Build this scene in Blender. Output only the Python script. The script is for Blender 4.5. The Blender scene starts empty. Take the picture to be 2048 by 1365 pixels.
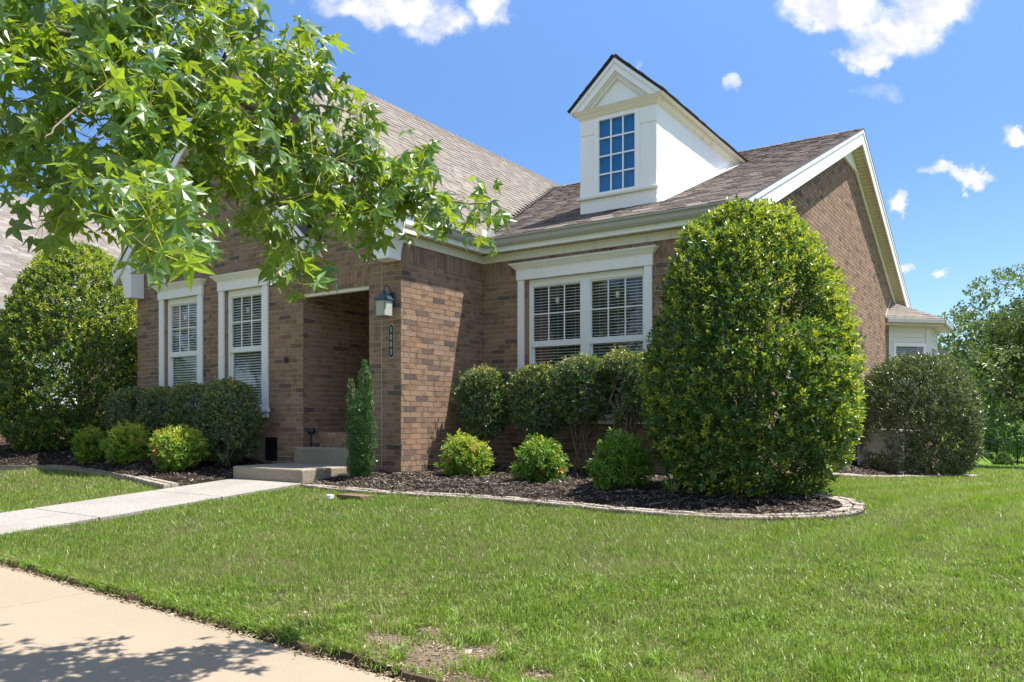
import bpy, math, random
import numpy as np
from mathutils import Vector, Matrix, noise as mnoise

sc = bpy.context.scene
# ------------------------------------------------------------------ camera
YAW = math.radians(34.1)
CAM = np.array([7.404, -8.186, 0.806])
Rv = np.array([math.cos(YAW), math.sin(YAW), 0.0])
Vv = np.array([-math.sin(YAW), math.cos(YAW), 0.0])
FP = 1574.0            # focal length in pixels of a 2048 wide frame
cd = bpy.data.cameras.new('camera'); cam = bpy.data.objects.new('camera', cd)
sc.collection.objects.link(cam); sc.camera = cam
cam.location = CAM; cam.rotation_euler = (math.pi/2, 0, YAW)
cd.sensor_fit = 'HORIZONTAL'; cd.sensor_width = 36; cd.lens = FP/2048*36
cd.shift_y = (836-682.5)/2048.0
cd.clip_start = 0.05; cd.clip_end = 3000
# ------------------------------------------------------------------ light
SUN = np.array([0.374, 0.226, 1.0]); SUN /= np.linalg.norm(SUN)
EL = math.asin(SUN[2]); AZ = math.atan2(SUN[0], SUN[1])
sl = bpy.data.lights.new('sun', 'SUN'); so = bpy.data.objects.new('sun', sl); sc.collection.objects.link(so)
sl.energy = 3.75; sl.angle = math.radians(0.53); sl.color = (1.0, 0.955, 0.89)
so.rotation_euler = Vector(SUN).to_track_quat('Z', 'Y').to_euler()
SKY_STRENGTH = 0.107; EXPOSURE = 1.36
sc.view_settings.view_transform = 'Standard'; sc.view_settings.look = 'None'
sc.view_settings.exposure = EXPOSURE; sc.view_settings.gamma = 1; sc.view_settings.use_curve_mapping = False
sc.cycles.max_bounces = 8; sc.cycles.transparent_max_bounces = 16
sc.cycles.diffuse_bounces = 4; sc.cycles.glossy_bounces = 4

class NT:
    def __init__(s, tree): s.t = tree; s.t.nodes.clear()
    def n(s, typ, ins=None, **kw):
        nd = s.t.nodes.new(typ)
        for k, v in kw.items(): setattr(nd, k, v)
        for k, v in (ins or {}).items():
            sock = nd.inputs[k]
            if isinstance(v, bpy.types.NodeSocket): s.t.links.new(v, sock)
            else: sock.default_value = v
        return nd
    def math(s, op, a, b=None, c=None, clamp=False):
        d = {0: a}
        if b is not None: d[1] = b
        if c is not None: d[2] = c
        return s.n('ShaderNodeMath', d, operation=op, use_clamp=clamp).outputs[0]
    def vm(s, op, a, b=None, out=0):
        d = {0: a}
        if b is not None: d[1] = b
        return s.n('ShaderNodeVectorMath', d, operation=op).outputs[out]
    def mix(s, f, a, b, blend='MIX'):
        nd = s.n('ShaderNodeMix', data_type='RGBA', blend_type=blend)
        for i, v in ((0, f), (6, a), (7, b)):
            if isinstance(v, bpy.types.NodeSocket): s.t.links.new(v, nd.inputs[i])
            else: nd.inputs[i].default_value = v if i == 0 else (tuple(v) + (1,))[:4]
        return nd.outputs[2]
    def ramp(s, f, stops, interp='LINEAR'):
        nd = s.n('ShaderNodeValToRGB', {0: f}); cr = nd.color_ramp; cr.interpolation = interp
        while len(cr.elements) < len(stops): cr.elements.new(0.5)
        for e, (p, c) in zip(cr.elements, stops):
            e.position = p; e.color = (c, c, c, 1) if isinstance(c, (int, float)) else tuple(c) + (1,)
        return nd.outputs[0]
    def sstep(s, v, lo, hi):
        return s.n('ShaderNodeMapRange', {0: v, 1: lo, 2: hi, 3: 0.0, 4: 1.0}, interpolation_type='SMOOTHSTEP').outputs[0]
    def noise(s, vec, scale, detail=3, rough=0.5, out=0):
        return s.n('ShaderNodeTexNoise', {'Vector': vec, 'Scale': scale, 'Detail': detail, 'Roughness': rough}).outputs[out]

w = bpy.data.worlds.new('World'); sc.world = w; w.use_nodes = True
T = NT(w.node_tree)
sky = T.n('ShaderNodeTexSky'); sky.sky_type = 'NISHITA'; sky.sun_disc = False
sky.sun_elevation = EL; sky.sun_rotation = AZ; sky.air_density = 1.0; sky.dust_density = 0.4; sky.ozone_density = 2.2
tc = T.n('ShaderNodeTexCoord').outputs['Generated']
dirn = T.vm('NORMALIZE', tc)
dV = T.vm('DOT_PRODUCT', dirn, tuple(Vv), out=1); dR = T.vm('DOT_PRODUCT', dirn, tuple(Rv), out=1)
dz = T.n('ShaderNodeSeparateXYZ', {0: dirn}).outputs[2]
dVc = T.math('MAXIMUM', dV, 0.05)
u = T.math('DIVIDE', dR, dVc); v = T.math('DIVIDE', dz, dVc)
uv = T.n('ShaderNodeCombineXYZ', {0: u, 1: v, 2: 0.0}).outputs[0]
nz = T.noise(uv, 9.0, 7, 0.62, out=1)
nz2 = T.noise(uv, 26.0, 6, 0.6)
off = T.vm('SUBTRACT', nz, (0.5, 0.5, 0.5))
offs = T.n('ShaderNodeVectorMath', {0: off, 'Scale': 0.13}, operation='SCALE').outputs[0]
uvd = T.vm('ADD', uv, offs)
# fair weather clouds that stand in this part of the sky: (px, py, half width, half height, density)
CL = [(765, 10, 160, 45, .9), (870, 45, 90, 40, .8), (985, 15, 60, 60, .85), (640, -20, 90, 30, .6), (1670, 10, 110, 55, 1.0), (1790, 60, 120, 70, 1.0), (1860, 15, 110, 60, 1.0),
      (1740, 120, 60, 35, .8), (2035, 275, 52, 30, 1.0), (1915, 355, 62, 20, .95), (1785, 392, 32, 24, .9), (1800, 515, 28, 17, .9), (1875, 526, 34, 14, .95), (1445, 145, 24, 16, .6), (1755, 185, 75, 22, .35),
      (1281, 103, 10, 10, .45), (2120, 60, 60, 60, .8), (-150, 60, 120, 60, .9)]
acc = None
for px, py, hw, hh, dn in CL:
    cu, cv = (px-1024)/FP, (836-py)/FP
    d = T.vm('SUBTRACT', uvd, (cu, cv, 0)); d = T.vm('MULTIPLY', d, (FP/hw, FP/hh, 1))
    L = T.vm('LENGTH', d, out=1)
    m = T.math('MULTIPLY', T.math('SUBTRACT', 1.0, T.sstep(L, 0.35, 1.25)), dn)
    acc = m if acc is None else T.math('MAXIMUM', acc, m)
front = T.sstep(dV, 0.05, 0.2)
acc = T.math('MULTIPLY', acc, front)
cm = T.math('MULTIPLY', acc, T.math('ADD', 0.35, T.math('MULTIPLY', nz2, 1.3)))
cm = T.sstep(cm, 0.12, 1.05)
# unseen clouds behind the view, thickened to fill the shaded front
zc = T.math('ADD', T.math('MAXIMUM', dz, 0.0), 0.18)
pl = T.vm('DIVIDE', dirn, T.n('ShaderNodeCombineXYZ', {0: zc, 1: zc, 2: zc}).outputs[0])
g1 = T.sstep(T.noise(pl, 1.3, 7, 0.6), 0.43, 0.62)
back = T.math('SUBTRACT', 1.0, T.sstep(dV, 0.15, 0.45))
cm = T.math('MAXIMUM', cm, T.math('MULTIPLY', T.math('MULTIPLY', g1, back), 0.9))
cloudcol = T.mix(T.sstep(nz2, 0.35, 0.65), (3.2, 3.3, 3.7), (4.2, 4.15, 4.3))
hs = T.n('ShaderNodeHueSaturation', {'Hue': 0.5, 'Saturation': 1.12, 'Value': 1.0, 'Fac': 1.0, 'Color': sky.outputs[0]})
skyc = T.mix(1.0, hs.outputs[0], T.mix(T.sstep(dz, .25, .75), (.57, .63, .735), (1.08, 1.08, 1.12)), 'MULTIPLY')  # sky lifted overhead, beyond the view, to add fill
col = T.mix(cm, skyc, cloudcol)
bg = T.n('ShaderNodeBackground', {'Color': col, 'Strength': SKY_STRENGTH})
out = T.n('ShaderNodeOutputWorld'); w.node_tree.links.new(bg.outputs[0], out.inputs[0])

# ------------------------------------------------------------------ materials
def mat(name):
    m = bpy.data.materials.new(name); m.use_nodes = True
    return m, NT(m.node_tree)
def finish(m, T, color, rough=0.6, bump=None, bstr=0.3, bdist=0.01, spec=0.5, metal=0.0, trans=None, tcol=None, coat=0.0):
    d = {'Base Color': color if isinstance(color, bpy.types.NodeSocket) else tuple(color)+(1,), 'Roughness': rough, 'Metallic': metal, 'Specular IOR Level': spec, 'Coat Weight': coat}
    b = T.n('ShaderNodeBsdfPrincipled', d)
    if bump is not None:
        bn = T.n('ShaderNodeBump', {'Height': bump, 'Strength': bstr, 'Distance': bdist}); T.t.links.new(bn.outputs[0], b.inputs['Normal'])
    sh = b.outputs[0]
    if trans:
        tr = T.n('ShaderNodeBsdfTranslucent', {'Color': tcol if tcol is not None else d['Base Color']})
        sh = T.n('ShaderNodeMixShader', {0: trans, 1: sh, 2: tr.outputs[0]}).outputs[0]
    o = T.n('ShaderNodeOutputMaterial'); T.t.links.new(sh, o.inputs[0])
    return m
def pos(T): return T.n('ShaderNodeNewGeometry').outputs['Position']
def rnd(T, name='rnd'): return T.n('ShaderNodeAttribute', attribute_name=name).outputs['Fac']

def m_brick(name='brick_red_brown'):
    m, T = mat(name); p = pos(T); r = rnd(T)
    c = T.ramp(r, [(0.0, (.315, .20, .13)), (.2, (.25, .152, .097)), (.45, (.35, .225, .15)), (.65, (.235, .147, .097)), (.87, (.33, .225, .155)), (.91, (.12, .09, .073)), (.955, (.19, .13, .10)), (1, (.075, .065, .06))])
    # dark flash marks burnt on one end of some bricks
    fl = T.n('ShaderNodeMapping', {'Vector': p, 'Scale': (5.2, 5.2, 1.0)})
    n1 = T.noise(p, 7.5, 1, .4); n2 = T.noise(p, 60, 5, .65); n3 = T.noise(T.n('ShaderNodeMapping', {'Vector': p, 'Scale': (1, 1, .25)}).outputs[0], 170, 3, .6)
    c = T.mix(T.math('MULTIPLY', T.sstep(n1, .57, .65), .55), c, (.12, .082, .06))
    c = T.mix(T.math('MULTIPLY', T.sstep(n2, .52, .75), .45), c, (.36, .25, .18))
    c = T.mix(T.math('MULTIPLY', T.sstep(n3, .5, .66), .5), c, (.12, .065, .04))
    c = T.mix(T.math('MULTIPLY', T.sstep(T.noise(p, .9, 4), .45, .75), .25), c, (.30, .22, .17))
    h = T.math('ADD', T.math('MULTIPLY', n2, .6), T.math('MULTIPLY', n3, .5))
    return finish(m, T, c, .88, h, .8, .006, .25)
def m_mortar():
    m, T = mat('mortar'); p = pos(T)
    c = T.mix(T.noise(p, 12, 4), (.44, .40, .33), (.60, .55, .47))
    return finish(m, T, c, .95, T.noise(p, 250, 3), .5, .004, .2)
def m_shingle(name, ca, cb, cc, var=1.0):
    m, T = mat(name); p = pos(T); r = rnd(T)
    c = T.ramp(r, [(0, ca), (.35, cb), (.6, ca), (.8, cc), (1, cb)])
    gr = T.noise(p, 380, 2, .7)
    c = T.mix(T.math('MULTIPLY', T.sstep(gr, .4, .62), .55), c, tuple(x*.45 for x in cb))
    c = T.mix(T.math('MULTIPLY', T.sstep(T.noise(p, .8, 5), .4, .75), .35), c, tuple(x*.7 for x in ca))
    return finish(m, T, c, .95, gr, .6, .004, .2)
def m_paint(name, col, stain=(.55, .52, .44), st=.35, rough=.55):
    m, T = mat(name); p = pos(T)
    n = T.noise(T.n('ShaderNodeMapping', {'Vector': p, 'Scale': (3, 3, .8)}).outputs[0], 2.2, 6, .65)
    c = T.mix(T.math('MULTIPLY', T.sstep(n, .5, .8), st), col, stain)
    n2 = T.noise(p, 18, 4, .6)
    c = T.mix(T.math('MULTIPLY', T.sstep(n2, .58, .75), .12), c, tuple(x*.7 for x in col))
    return finish(m, T, c, rough, T.noise(p, 60, 4), .08, .003, .4)
def m_plain(name, col, rough=.5, metal=0, spec=.5, nscale=40, nvar=.25, bstr=.1):
    m, T = mat(name); p = pos(T); n = T.noise(p, nscale, 4)
    c = T.mix(n, tuple(x*(1-nvar) for x in col), tuple(x*(1+nvar) for x in col))
    return finish(m, T, c, rough, n, bstr, .003, spec, metal)
def m_aggregate(name, stones, base, scale=95, stain=None):
    m, T = mat(name); p = pos(T)
    vo = T.n('ShaderNodeTexVoronoi', {'Vector': p, 'Scale': scale})
    r = T.n('ShaderNodeSeparateColor', {0: vo.outputs['Color']}).outputs[0]
    c = T.ramp(r, [(0, stones[0]), (.3, stones[1]), (.55, stones[2]), (.8, stones[3]), (1, stones[0])], 'LINEAR')
    e = T.sstep(vo.outputs['Distance'], .35, .6)
    c = T.mix(e, c, base)
    c = T.mix(T.math('MULTIPLY', T.sstep(T.noise(p, 1.7, 5), .42, .75), .3), c, tuple(x*.62 for x in base))
    return finish(m, T, c, .85, T.math('SUBTRACT', 1.0, vo.outputs['Distance']), .7, .006, .3)
def m_concrete():
    m, T = mat('sidewalk_concrete'); p = pos(T)
    n = T.noise(p, 1.1, 6, .6); n2 = T.noise(p, 130, 3, .7); n3 = T.noise(p, 14, 4, .6)
    c = T.mix(n, (.285, .225, .16), (.37, .30, .22))
    c = T.mix(T.math('MULTIPLY', T.sstep(n2, .5, .68), .5), c, (.19, .15, .10))
    c = T.mix(T.math('MULTIPLY', T.sstep(n3, .6, .75), .3), c, (.46, .39, .30))
    vo = T.n('ShaderNodeTexVoronoi', {'Vector': p, 'Scale': 38.0})
    c = T.mix(T.math('MULTIPLY', T.math('LESS_THAN', vo.outputs['Distance'], .09), .8), c, (.13, .10, .075))
    return finish(m, T, c, .9, T.math('ADD', n2, n3), .5, .004, .2)
def m_soil(name, a, b, scale=25):
    m, T = mat(name); p = pos(T); n = T.noise(p, scale, 6, .65); n2 = T.noise(p, 1.2, 4)
    c = T.mix(n, a, b); c = T.mix(T.math('MULTIPLY', T.sstep(n2, .45, .65), .4), c, tuple(x*.6 for x in a))
    return finish(m, T, c, .95, n, .9, .02, .1)
def m_lawnsoil():
    m, T = mat('lawn_soil'); p = pos(T); n = T.noise(p, 25, 6, .65); n2 = T.noise(p, 1.2, 4); n3 = T.noise(p, 160, 4, .7)
    c = T.mix(n, (.075, .08, .03), (.17, .155, .07)); c = T.mix(T.math('MULTIPLY', T.sstep(n2, .45, .65), .4), c, (.05, .05, .022))
    sp = T.n('ShaderNodeSeparateXYZ', {0: p}); ax = T.math('MULTIPLY', T.sstep(sp.outputs[0], 3.2, 4.1), T.math('SUBTRACT', 1.0, T.sstep(sp.outputs[0], 6.2, 6.9)))
    ay = T.math('SUBTRACT', 1.0, T.sstep(T.math('ADD', sp.outputs[1], T.math('MULTIPLY', n, .3)), -4.75, -4.35)); mk = T.math('MULTIPLY', ax, ay)
    d = T.mix(n3, (.16, .115, .07), (.40, .31, .215)); d = T.mix(T.math('MULTIPLY', T.sstep(n, .5, .7), .5), d, (.46, .37, .26)); c = T.mix(mk, c, d)
    return finish(m, T, c, .95, T.math('ADD', n, n3), 1.0, .02, .1)
def m_grass(name='grass_blades'):
    m, T = mat(name); p = pos(T); r = rnd(T)
    big = T.noise(p, .55, 4, .6); med = T.noise(p, 2.3, 4, .65); fine_ = T.noise(p, 9.0, 3, .6)
    sp = T.n('ShaderNodeSeparateXYZ', {0: p})
    lushx = T.sstep(sp.outputs[0], 3.5, 7.5); lushy = T.sstep(sp.outputs[1], -3.5, 2.0)
    lush = T.math('MULTIPLY', lushx, T.math('ADD', .35, T.math('MULTIPLY', lushy, .65)))
    green = T.ramp(r, [(0, (.055, .125, .018)), (.3, (.15, .28, .028)), (.6, (.25, .41, .04)), (.85, (.42, .55, .13)), (1, (.13, .28, .06))])
    lushc = T.ramp(r, [(0, (.16, .33, .012)), (.5, (.30, .52, .02)), (1, (.44, .62, .04))])
    c = T.mix(T.math('MULTIPLY', lush, .85), green, lushc)
    # mowing stripes round the side of the house, leaning-blade sheen painted in
    wv = T.n('ShaderNodeTexWave', {'Vector': T.n('ShaderNodeMapping', {'Vector': p, 'Rotation': (0, 0, .18)}).outputs[0], 'Scale': .42, 'Distortion': 1.6, 'Detail': 2.0, 'Detail Scale': .6})
    wv.wave_type = 'BANDS'; wv.bands_direction = 'X'
    c = T.mix(T.math('MULTIPLY', T.math('MULTIPLY', T.sstep(wv.outputs[1], .35, .75), lush), .62), c, (.50, .60, .22))
    pale = T.sstep(T.math('ADD', T.math('MULTIPLY', big, .55), T.math('MULTIPLY', med, .45)), .47, .68)
    c = T.mix(T.math('MULTIPLY', T.sstep(fine_, .52, .68), .5), c, (.085, .18, .025))
    c = T.mix(T.math('MULTIPLY', T.math('SUBTRACT', 1.0, T.sstep(fine_, .32, .45)), .35), c, (.46, .50, .16))
    dead = T.math('GREATER_THAN', T.math('ADD', T.math('MULTIPLY', r, 1.0), T.math('MULTIPLY', pale, .34)), .87)
    c = T.mix(T.math('MULTIPLY', pale, .5), c, (.44, .46, .17))
    c = T.mix(T.math('MULTIPLY', dead, .8), c, (.42, .36, .18))
    return finish(m, T, c, .4, None, trans=.42, tcol=T.mix(.5, c, (.34, .46, .04)), spec=.6)
def m_leaf(name, dark, mid, young, rough=.35, trans=.3, tc=(.16, .28, .02), spec=.5, vein=False):
    m, T = mat(name); r = rnd(T); y = rnd(T, 'young')
    c = T.mix(r, dark, mid); c = T.mix(y, c, young)
    gi = T.n('ShaderNodeNewGeometry').outputs['Backfacing']
    c2 = T.mix(T.math('MULTIPLY', gi, .45), c, tuple(min(1, x*1.5) for x in mid))
    tcc = T.mix(y, T.mix(r, tuple(x*.7 for x in tc), tc), tuple(min(1, x*1.25) for x in young))
    return finish(m, T, c2, rough, None, trans=trans, tcol=tcc, spec=spec)
def m_bark(name, a, b):
    m, T = mat(name); p = pos(T)
    n = T.noise(T.n('ShaderNodeMapping', {'Vector': p, 'Scale': (1, 1, .3)}).outputs[0], 45, 5, .65)
    return finish(m, T, T.mix(n, a, b), .9, n, .8, .01, .2)
def m_glass(name, tint=(.93, .95, .95), refl=1.62):
    m, T = mat(name)
    fr = T.n('ShaderNodeFresnel', {'IOR': refl})
    p = pos(T); bn = T.n('ShaderNodeBump', {'Height': T.noise(p, 1.7, 2), 'Strength': .10, 'Distance': .02})
    ff = T.math('MULTIPLY', fr.outputs[0], T.math('SUBTRACT', 1.0, T.n('ShaderNodeNewGeometry').outputs['Backfacing']))
    gl = T.n('ShaderNodeBsdfGlossy', {'Color': (1, 1, 1, 1), 'Roughness': 0.01, 'Normal': bn.outputs[0]})
    tr = T.n('ShaderNodeBsdfTransparent', {'Color': tint+(1,)})
    mx = T.n('ShaderNodeMixShader', {0: ff, 1: tr.outputs[0], 2: gl.outputs[0]})
    o = T.n('ShaderNodeOutputMaterial'); T.t.links.new(mx.outputs[0], o.inputs[0]); return m

M = dict(
    brick=m_brick(), mortar=m_mortar(),
    sh_main=m_shingle('roof_shingles_tan', (.275, .238, .20), (.225, .193, .16), (.32, .28, .24)),
    sh_brown=m_shingle('roof_shingles_brown', (.20, .165, .14), (.115, .095, .082), (.30, .25, .21)),
    sh_far=m_shingle('roof_shingles_pale', (.275, .24, .205), (.20, .172, .147), (.36, .33, .295)),
    deck=m_plain('roof_felt', (.035, .032, .032), .9),
    white=m_paint('white_paint', (.86, .85, .82), st=.25), cream=m_paint('cream_trim', (.74, .70, .58), (.42, .38, .24), .45),
    cool=m_paint('dormer_white', (.84, .84, .83), (.60, .58, .54), .25),
    gutter=m_paint('gutter_aluminium', (.42, .42, .39), (.27, .26, .2), .5, .4), soffit=m_paint('soffit_vinyl', (.66, .60, .46), (.35, .30, .18), .5),
    vinyl=m_paint('window_vinyl', (.84, .84, .82), st=.1, rough=.4), glass=m_glass('window_glass'),
    glassd=m_glass('dormer_glass', (.8, .9, .95), 1.38), blind=m_plain('blind_slats', (.88, .87, .83), .5, nvar=.05), dark=m_plain('dark_interior', (.08, .08, .082), .9),
    sky_blue=m_plain('dormer_sky_reflection', (.001, .22, .50), .7, nvar=.12, nscale=8), black=m_plain('black_metal', (.015, .015, .016), .45), plaque=m_plain('plaque_green_black', (.018, .03, .028), .4),  # the dormer blue paints a reflected sky, not a room
    gold=m_plain('plaque_pale_gold', (.55, .52, .42), .45), bronze=m_plain('lantern_verdigris', (.03, .07, .09), .35, .3), lglass=m_plain('lantern_seeded_glass', (.42, .43, .36), .25, nvar=.35, nscale=60),
    pewter=m_plain('lantern_pewter', (.28, .29, .27), .35, .6),
    agg=m_aggregate('exposed_aggregate_step', [(.40, .34, .25), (.30, .25, .18), (.50, .44, .34), (.22, .19, .15)], (.27, .235, .18), 75),
    aggw=m_aggregate('exposed_aggregate_walk', [(.42, .39, .35), (.28, .255, .225), (.52, .49, .45), (.20, .18, .155)], (.30, .275, .24), 75),
    conc=m_concrete(), paver=m_plain('paver_concrete', (.34, .29, .235), .9, nscale=60, nvar=.22, bstr=.4),
    soil=m_lawnsoil(), dirt=m_soil('cut_dirt', (.07, .048, .03), (.20, .15, .10), 40),
    mulch=m_soil('mulch_base', (.018, .013, .010), (.05, .037, .028), 60),
    chips=m_plain('mulch_chips', (.1, .1, .1)), grass=m_grass(),
    farlawn=m_soil('far_lawn_ground', (.09, .16, .02), (.17, .27, .035), 30),
    gum=m_leaf('sweetgum_leaf', (.018, .07, .028), (.10, .215, .032), (.26, .36, .03), .38, .42, (.42, .56, .03), 1.0),
    holly=m_leaf('holly_leaf', (.012, .042, .02), (.055, .14, .026), (.68, .70, .04), .36, .30, (.26, .40, .02), .9),
    hedge=m_leaf('hedge_leaf', (.03, .072, .036), (.095, .165, .055), (.70, .56, .08), .38, .22, (.18, .28, .03), 1.0),
    bronzebush=m_leaf('bronze_bush_leaf', (.035, .065, .03), (.11, .15, .06), (.36, .40, .05), .38, .2, (.15, .22, .02), 1.0),
    nand=m_leaf('nandina_leaf', (.065, .16, .028), (.16, .30, .04), (.72, .66, .07), .4, .35, (.28, .42, .02)),
    nandr=m_leaf('nandina_red_leaf', (.45, .13, .05), (.55, .25, .11), (.5, .3, .1), .4, .3, (.5, .2, .06)),
    yew=m_leaf('yew_needle', (.03, .085, .028), (.075, .17, .045), (.15, .26, .07), .28, .15, (.12, .22, .03), .6),
    tree=m_leaf('shade_tree_leaf', (.04, .085, .028), (.11, .175, .05), (.30, .37, .10), .4, .33, (.24, .34, .04), .8),
    tree2=m_leaf('pale_tree_leaf', (.09, .19, .045), (.19, .33, .08), (.38, .52, .18), .4, .35, (.25, .38, .07)),
    bark=m_bark('brown_bark', (.10, .075, .055), (.24, .19, .14)), bark2=m_bark('gum_bark', (.11, .085, .06), (.30, .25, .18)),
    siding=m_paint('bay_siding', (.70, .70, .67), (.5, .48, .42), .2), ac=m_plain('ac_grey', (.50, .49, .43), .5), pad=m_plain('pad_concrete', (.45, .43, .39), .9),
    asphalt=m_plain('asphalt', (.20, .195, .185), .9), slab=m_plain('brown_drain_lid', (.17, .10, .065), .8), plastic=m_plain('green_plastic', (.02, .22, .13), .4), wcap=m_plain('white_plastic_cap', (.75, .75, .73), .4),
    dry=m_plain('dry_leaf', (.30, .17, .08), .7), flash=m_plain('black_flashing', (.012, .013, .016), .5), door=m_plain('door_paint', (.03, .02, .017), .4),
)
# mulch chips: brown shredded bark, each strip its own tone
def _chips():
    m, T = mat('mulch_chip_tones'); r = rnd(T)
    c = T.ramp(r, [(0, (.03, .023, .018)), (.35, (.075, .056, .043)), (.7, (.16, .125, .095)), (.93, (.28, .225, .175)), (1, (.50, .42, .33))])
    return finish(m, T, c, .85, None, spec=.3)
M['chips'] = _chips()
def _crumb():
    m, T = mat('earth_crumb_tones'); c = T.ramp(rnd(T), [(0, (.10, .07, .045)), (.5, (.22, .165, .11)), (.85, (.38, .30, .20)), (1, (.52, .45, .32))])
    return finish(m, T, c, .9, None, spec=.2)
M['crumb'] = _crumb()

# ------------------------------------------------------------------ object helpers
COL = sc.collection
def empty(name, loc=(0, 0, 0), **tags):
    o = bpy.data.objects.new(name, None); COL.objects.link(o); o.location = loc; o.empty_display_size = .1
    for k, v in tags.items(): o[k] = v
    return o
def place(name, me, parent=None, **tags):
    o = bpy.data.objects.new(name, me); COL.objects.link(o)
    if parent is not None:
        o.parent = parent; o.matrix_parent_inverse = wmat(parent).inverted()
    for k, v in tags.items(): o[k] = v
    return o
def wmat(o):
    m = o.matrix_basis.copy()
    if o.parent: m = wmat(o.parent) @ o.matrix_parent_inverse @ m
    return m
def npmesh(name, V, F, mats, attrs=None, smooth=False):
    """V (n,3); F: (m,k) int array or list of such arrays; attrs: {name: per-face float array}"""
    V = np.asarray(V, dtype=np.float32).reshape(-1, 3)
    Fs = F if isinstance(F, list) else [F]
    Fs = [np.asarray(f, dtype=np.int32) for f in Fs if len(f)]
    me = bpy.data.meshes.new(name)
    tot = np.concatenate([np.full(len(f), f.shape[1], np.int32) for f in Fs]); idx = np.concatenate([f.ravel() for f in Fs])
    me.vertices.add(len(V)); me.vertices.foreach_set('co', V.ravel())
    me.loops.add(len(idx)); me.loops.foreach_set('vertex_index', idx)
    me.polygons.add(len(tot)); st = np.zeros(len(tot), np.int32); st[1:] = np.cumsum(tot)[:-1]
    me.polygons.foreach_set('loop_start', st); me.polygons.foreach_set('loop_total', tot)
    for mm in (mats if isinstance(mats, (list, tuple)) else [mats]): me.materials.append(mm)
    for k, a in (attrs or {}).items():
        at = me.attributes.new(k, 'FLOAT', 'FACE'); at.data.foreach_set('value', np.asarray(a, np.float32))
    me.polygons.foreach_set('use_smooth', np.full(len(tot), bool(smooth)))
    me.update(calc_edges=True)
    return me
class MB:
    def __init__(s): s.V = []; s.F = {}; s.n = 0; s.R = {}
    def add(s, vs, fs, r=0.5):
        for f in fs:
            s.F.setdefault(len(f), []).append([i+s.n for i in f]); s.R.setdefault(len(f), []).append(r)
        s.V.extend([tuple(map(float, v)) for v in vs]); s.n += len(vs)
    def box(s, x0, x1, y0, y1, z0, z1, r=0.5):
        vs = [(x0, y0, z0), (x1, y0, z0), (x1, y1, z0), (x0, y1, z0), (x0, y0, z1), (x1, y0, z1), (x1, y1, z1), (x0, y1, z1)]
        s.add(vs, [(0, 3, 2, 1), (4, 5, 6, 7), (0, 1, 5, 4), (1, 2, 6, 5), (2, 3, 7, 6), (3, 0, 4, 7)], r)
    def prism(s, A, B):           # two matching polygon loops
        n = len(A); s.add(list(A)+list(B), [tuple(range(n-1, -1, -1)), tuple(range(n, 2*n))]+[(i, (i+1) % n, n+(i+1) % n, n+i) for i in range(n)])
    def tube(s, pts, rad, k=6, cap=True):
        pts = [np.array(p, float) for p in pts]; n = len(pts)
        if not hasattr(rad, '__len__'): rad = [rad]*n
        up = np.array([0.3, 0.1, 1.0]); vs = []
        for i, p in enumerate(pts):
            t = pts[min(i+1, n-1)]-pts[max(i-1, 0)]; t /= np.linalg.norm(t)+1e-9
            a = np.cross(t, up); a /= np.linalg.norm(a)+1e-9; b = np.cross(t, a)
            for j in range(k):
                q = 2*math.pi*j/k; vs.append(p+rad[i]*(math.cos(q)*a+math.sin(q)*b))
        fs = [(i*k+j, i*k+(j+1) % k, (i+1)*k+(j+1) % k, (i+1)*k+j) for i in range(n-1) for j in range(k)]
        if cap: fs += [tuple(range(k-1, -1, -1)), tuple(range((n-1)*k, n*k))]
        s.add(vs, fs)
    def build(s, name, m, parent=None, bevel=0, smooth=False, **tags):
        ks = sorted(s.F); me = npmesh(name, s.V, [s.F[k] for k in ks], m, {'rnd': sum([s.R[k] for k in ks], [])}, smooth)
        o = place(name, me, parent, **tags)
        if bevel:
            b = o.modifiers.new('bevel', 'BEVEL'); b.width = bevel; b.segments = 2; b.limit_method = 'ANGLE'
        return o
def box(name, m, parent, *b, bevel=.003, **tags):
    q = MB(); q.box(*b); return q.build(name, m, parent, bevel=bevel, **tags)

# many oriented boxes at once: O origin, A,B,C edge vectors (all (n,3)); C is the outward thickness
UNITF = np.array([(4, 5, 6, 7), (0, 1, 5, 4), (1, 2, 6, 5), (2, 3, 7, 6), (3, 0, 4, 7)])
def boxes_mesh(name, O, A, B, C, rn, m):
    O, A, B, C = (np.asarray(x, float) for x in (O, A, B, C)); n = len(O)
    V = np.stack([O, O+A, O+A+B, O+B, O+C, O+A+C, O+A+B+C, O+B+C], 1).reshape(-1, 3)
    F = (UNITF[None]+8*np.arange(n)[:, None, None]).reshape(-1, 4)
    return npmesh(name, V, F, m, {'rnd': np.repeat(rn, 5)})
def unit_meshes(name, m, k, wedge=None):
    out = []
    for i in range(k):
        c = [(0, 0, 0), (1, 0, 0), (1, 1, 0), (0, 1, 0), (0, 0, 1), (1, 0, 1), (1, 1, 1), (0, 1, 1)]
        if wedge: c[6] = (1, 1, wedge); c[7] = (0, 1, wedge)
        out.append(npmesh(name, c, UNITF, m, {'rnd': np.full(5, (i+.5)/k)}))
    return out
def frame_objs(name, meshes, O, A, B, C, rn, parent):
    """individual pieces that share a few meshes; frames are orthogonal boxes"""
    for o_, a, b, c, r in zip(O, A, B, C, rn):
        me = meshes[min(len(meshes)-1, int(r*len(meshes)))]
        ob = bpy.data.objects.new(name, me); COL.objects.link(ob)
        ob.parent = parent; ob.matrix_parent_inverse = wmat(parent).inverted()
        mm = Matrix(((a[0], b[0], c[0], o_[0]), (a[1], b[1], c[1], o_[1]), (a[2], b[2], c[2], o_[2]), (0, 0, 0, 1)))
        ob.matrix_basis = mm
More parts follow.
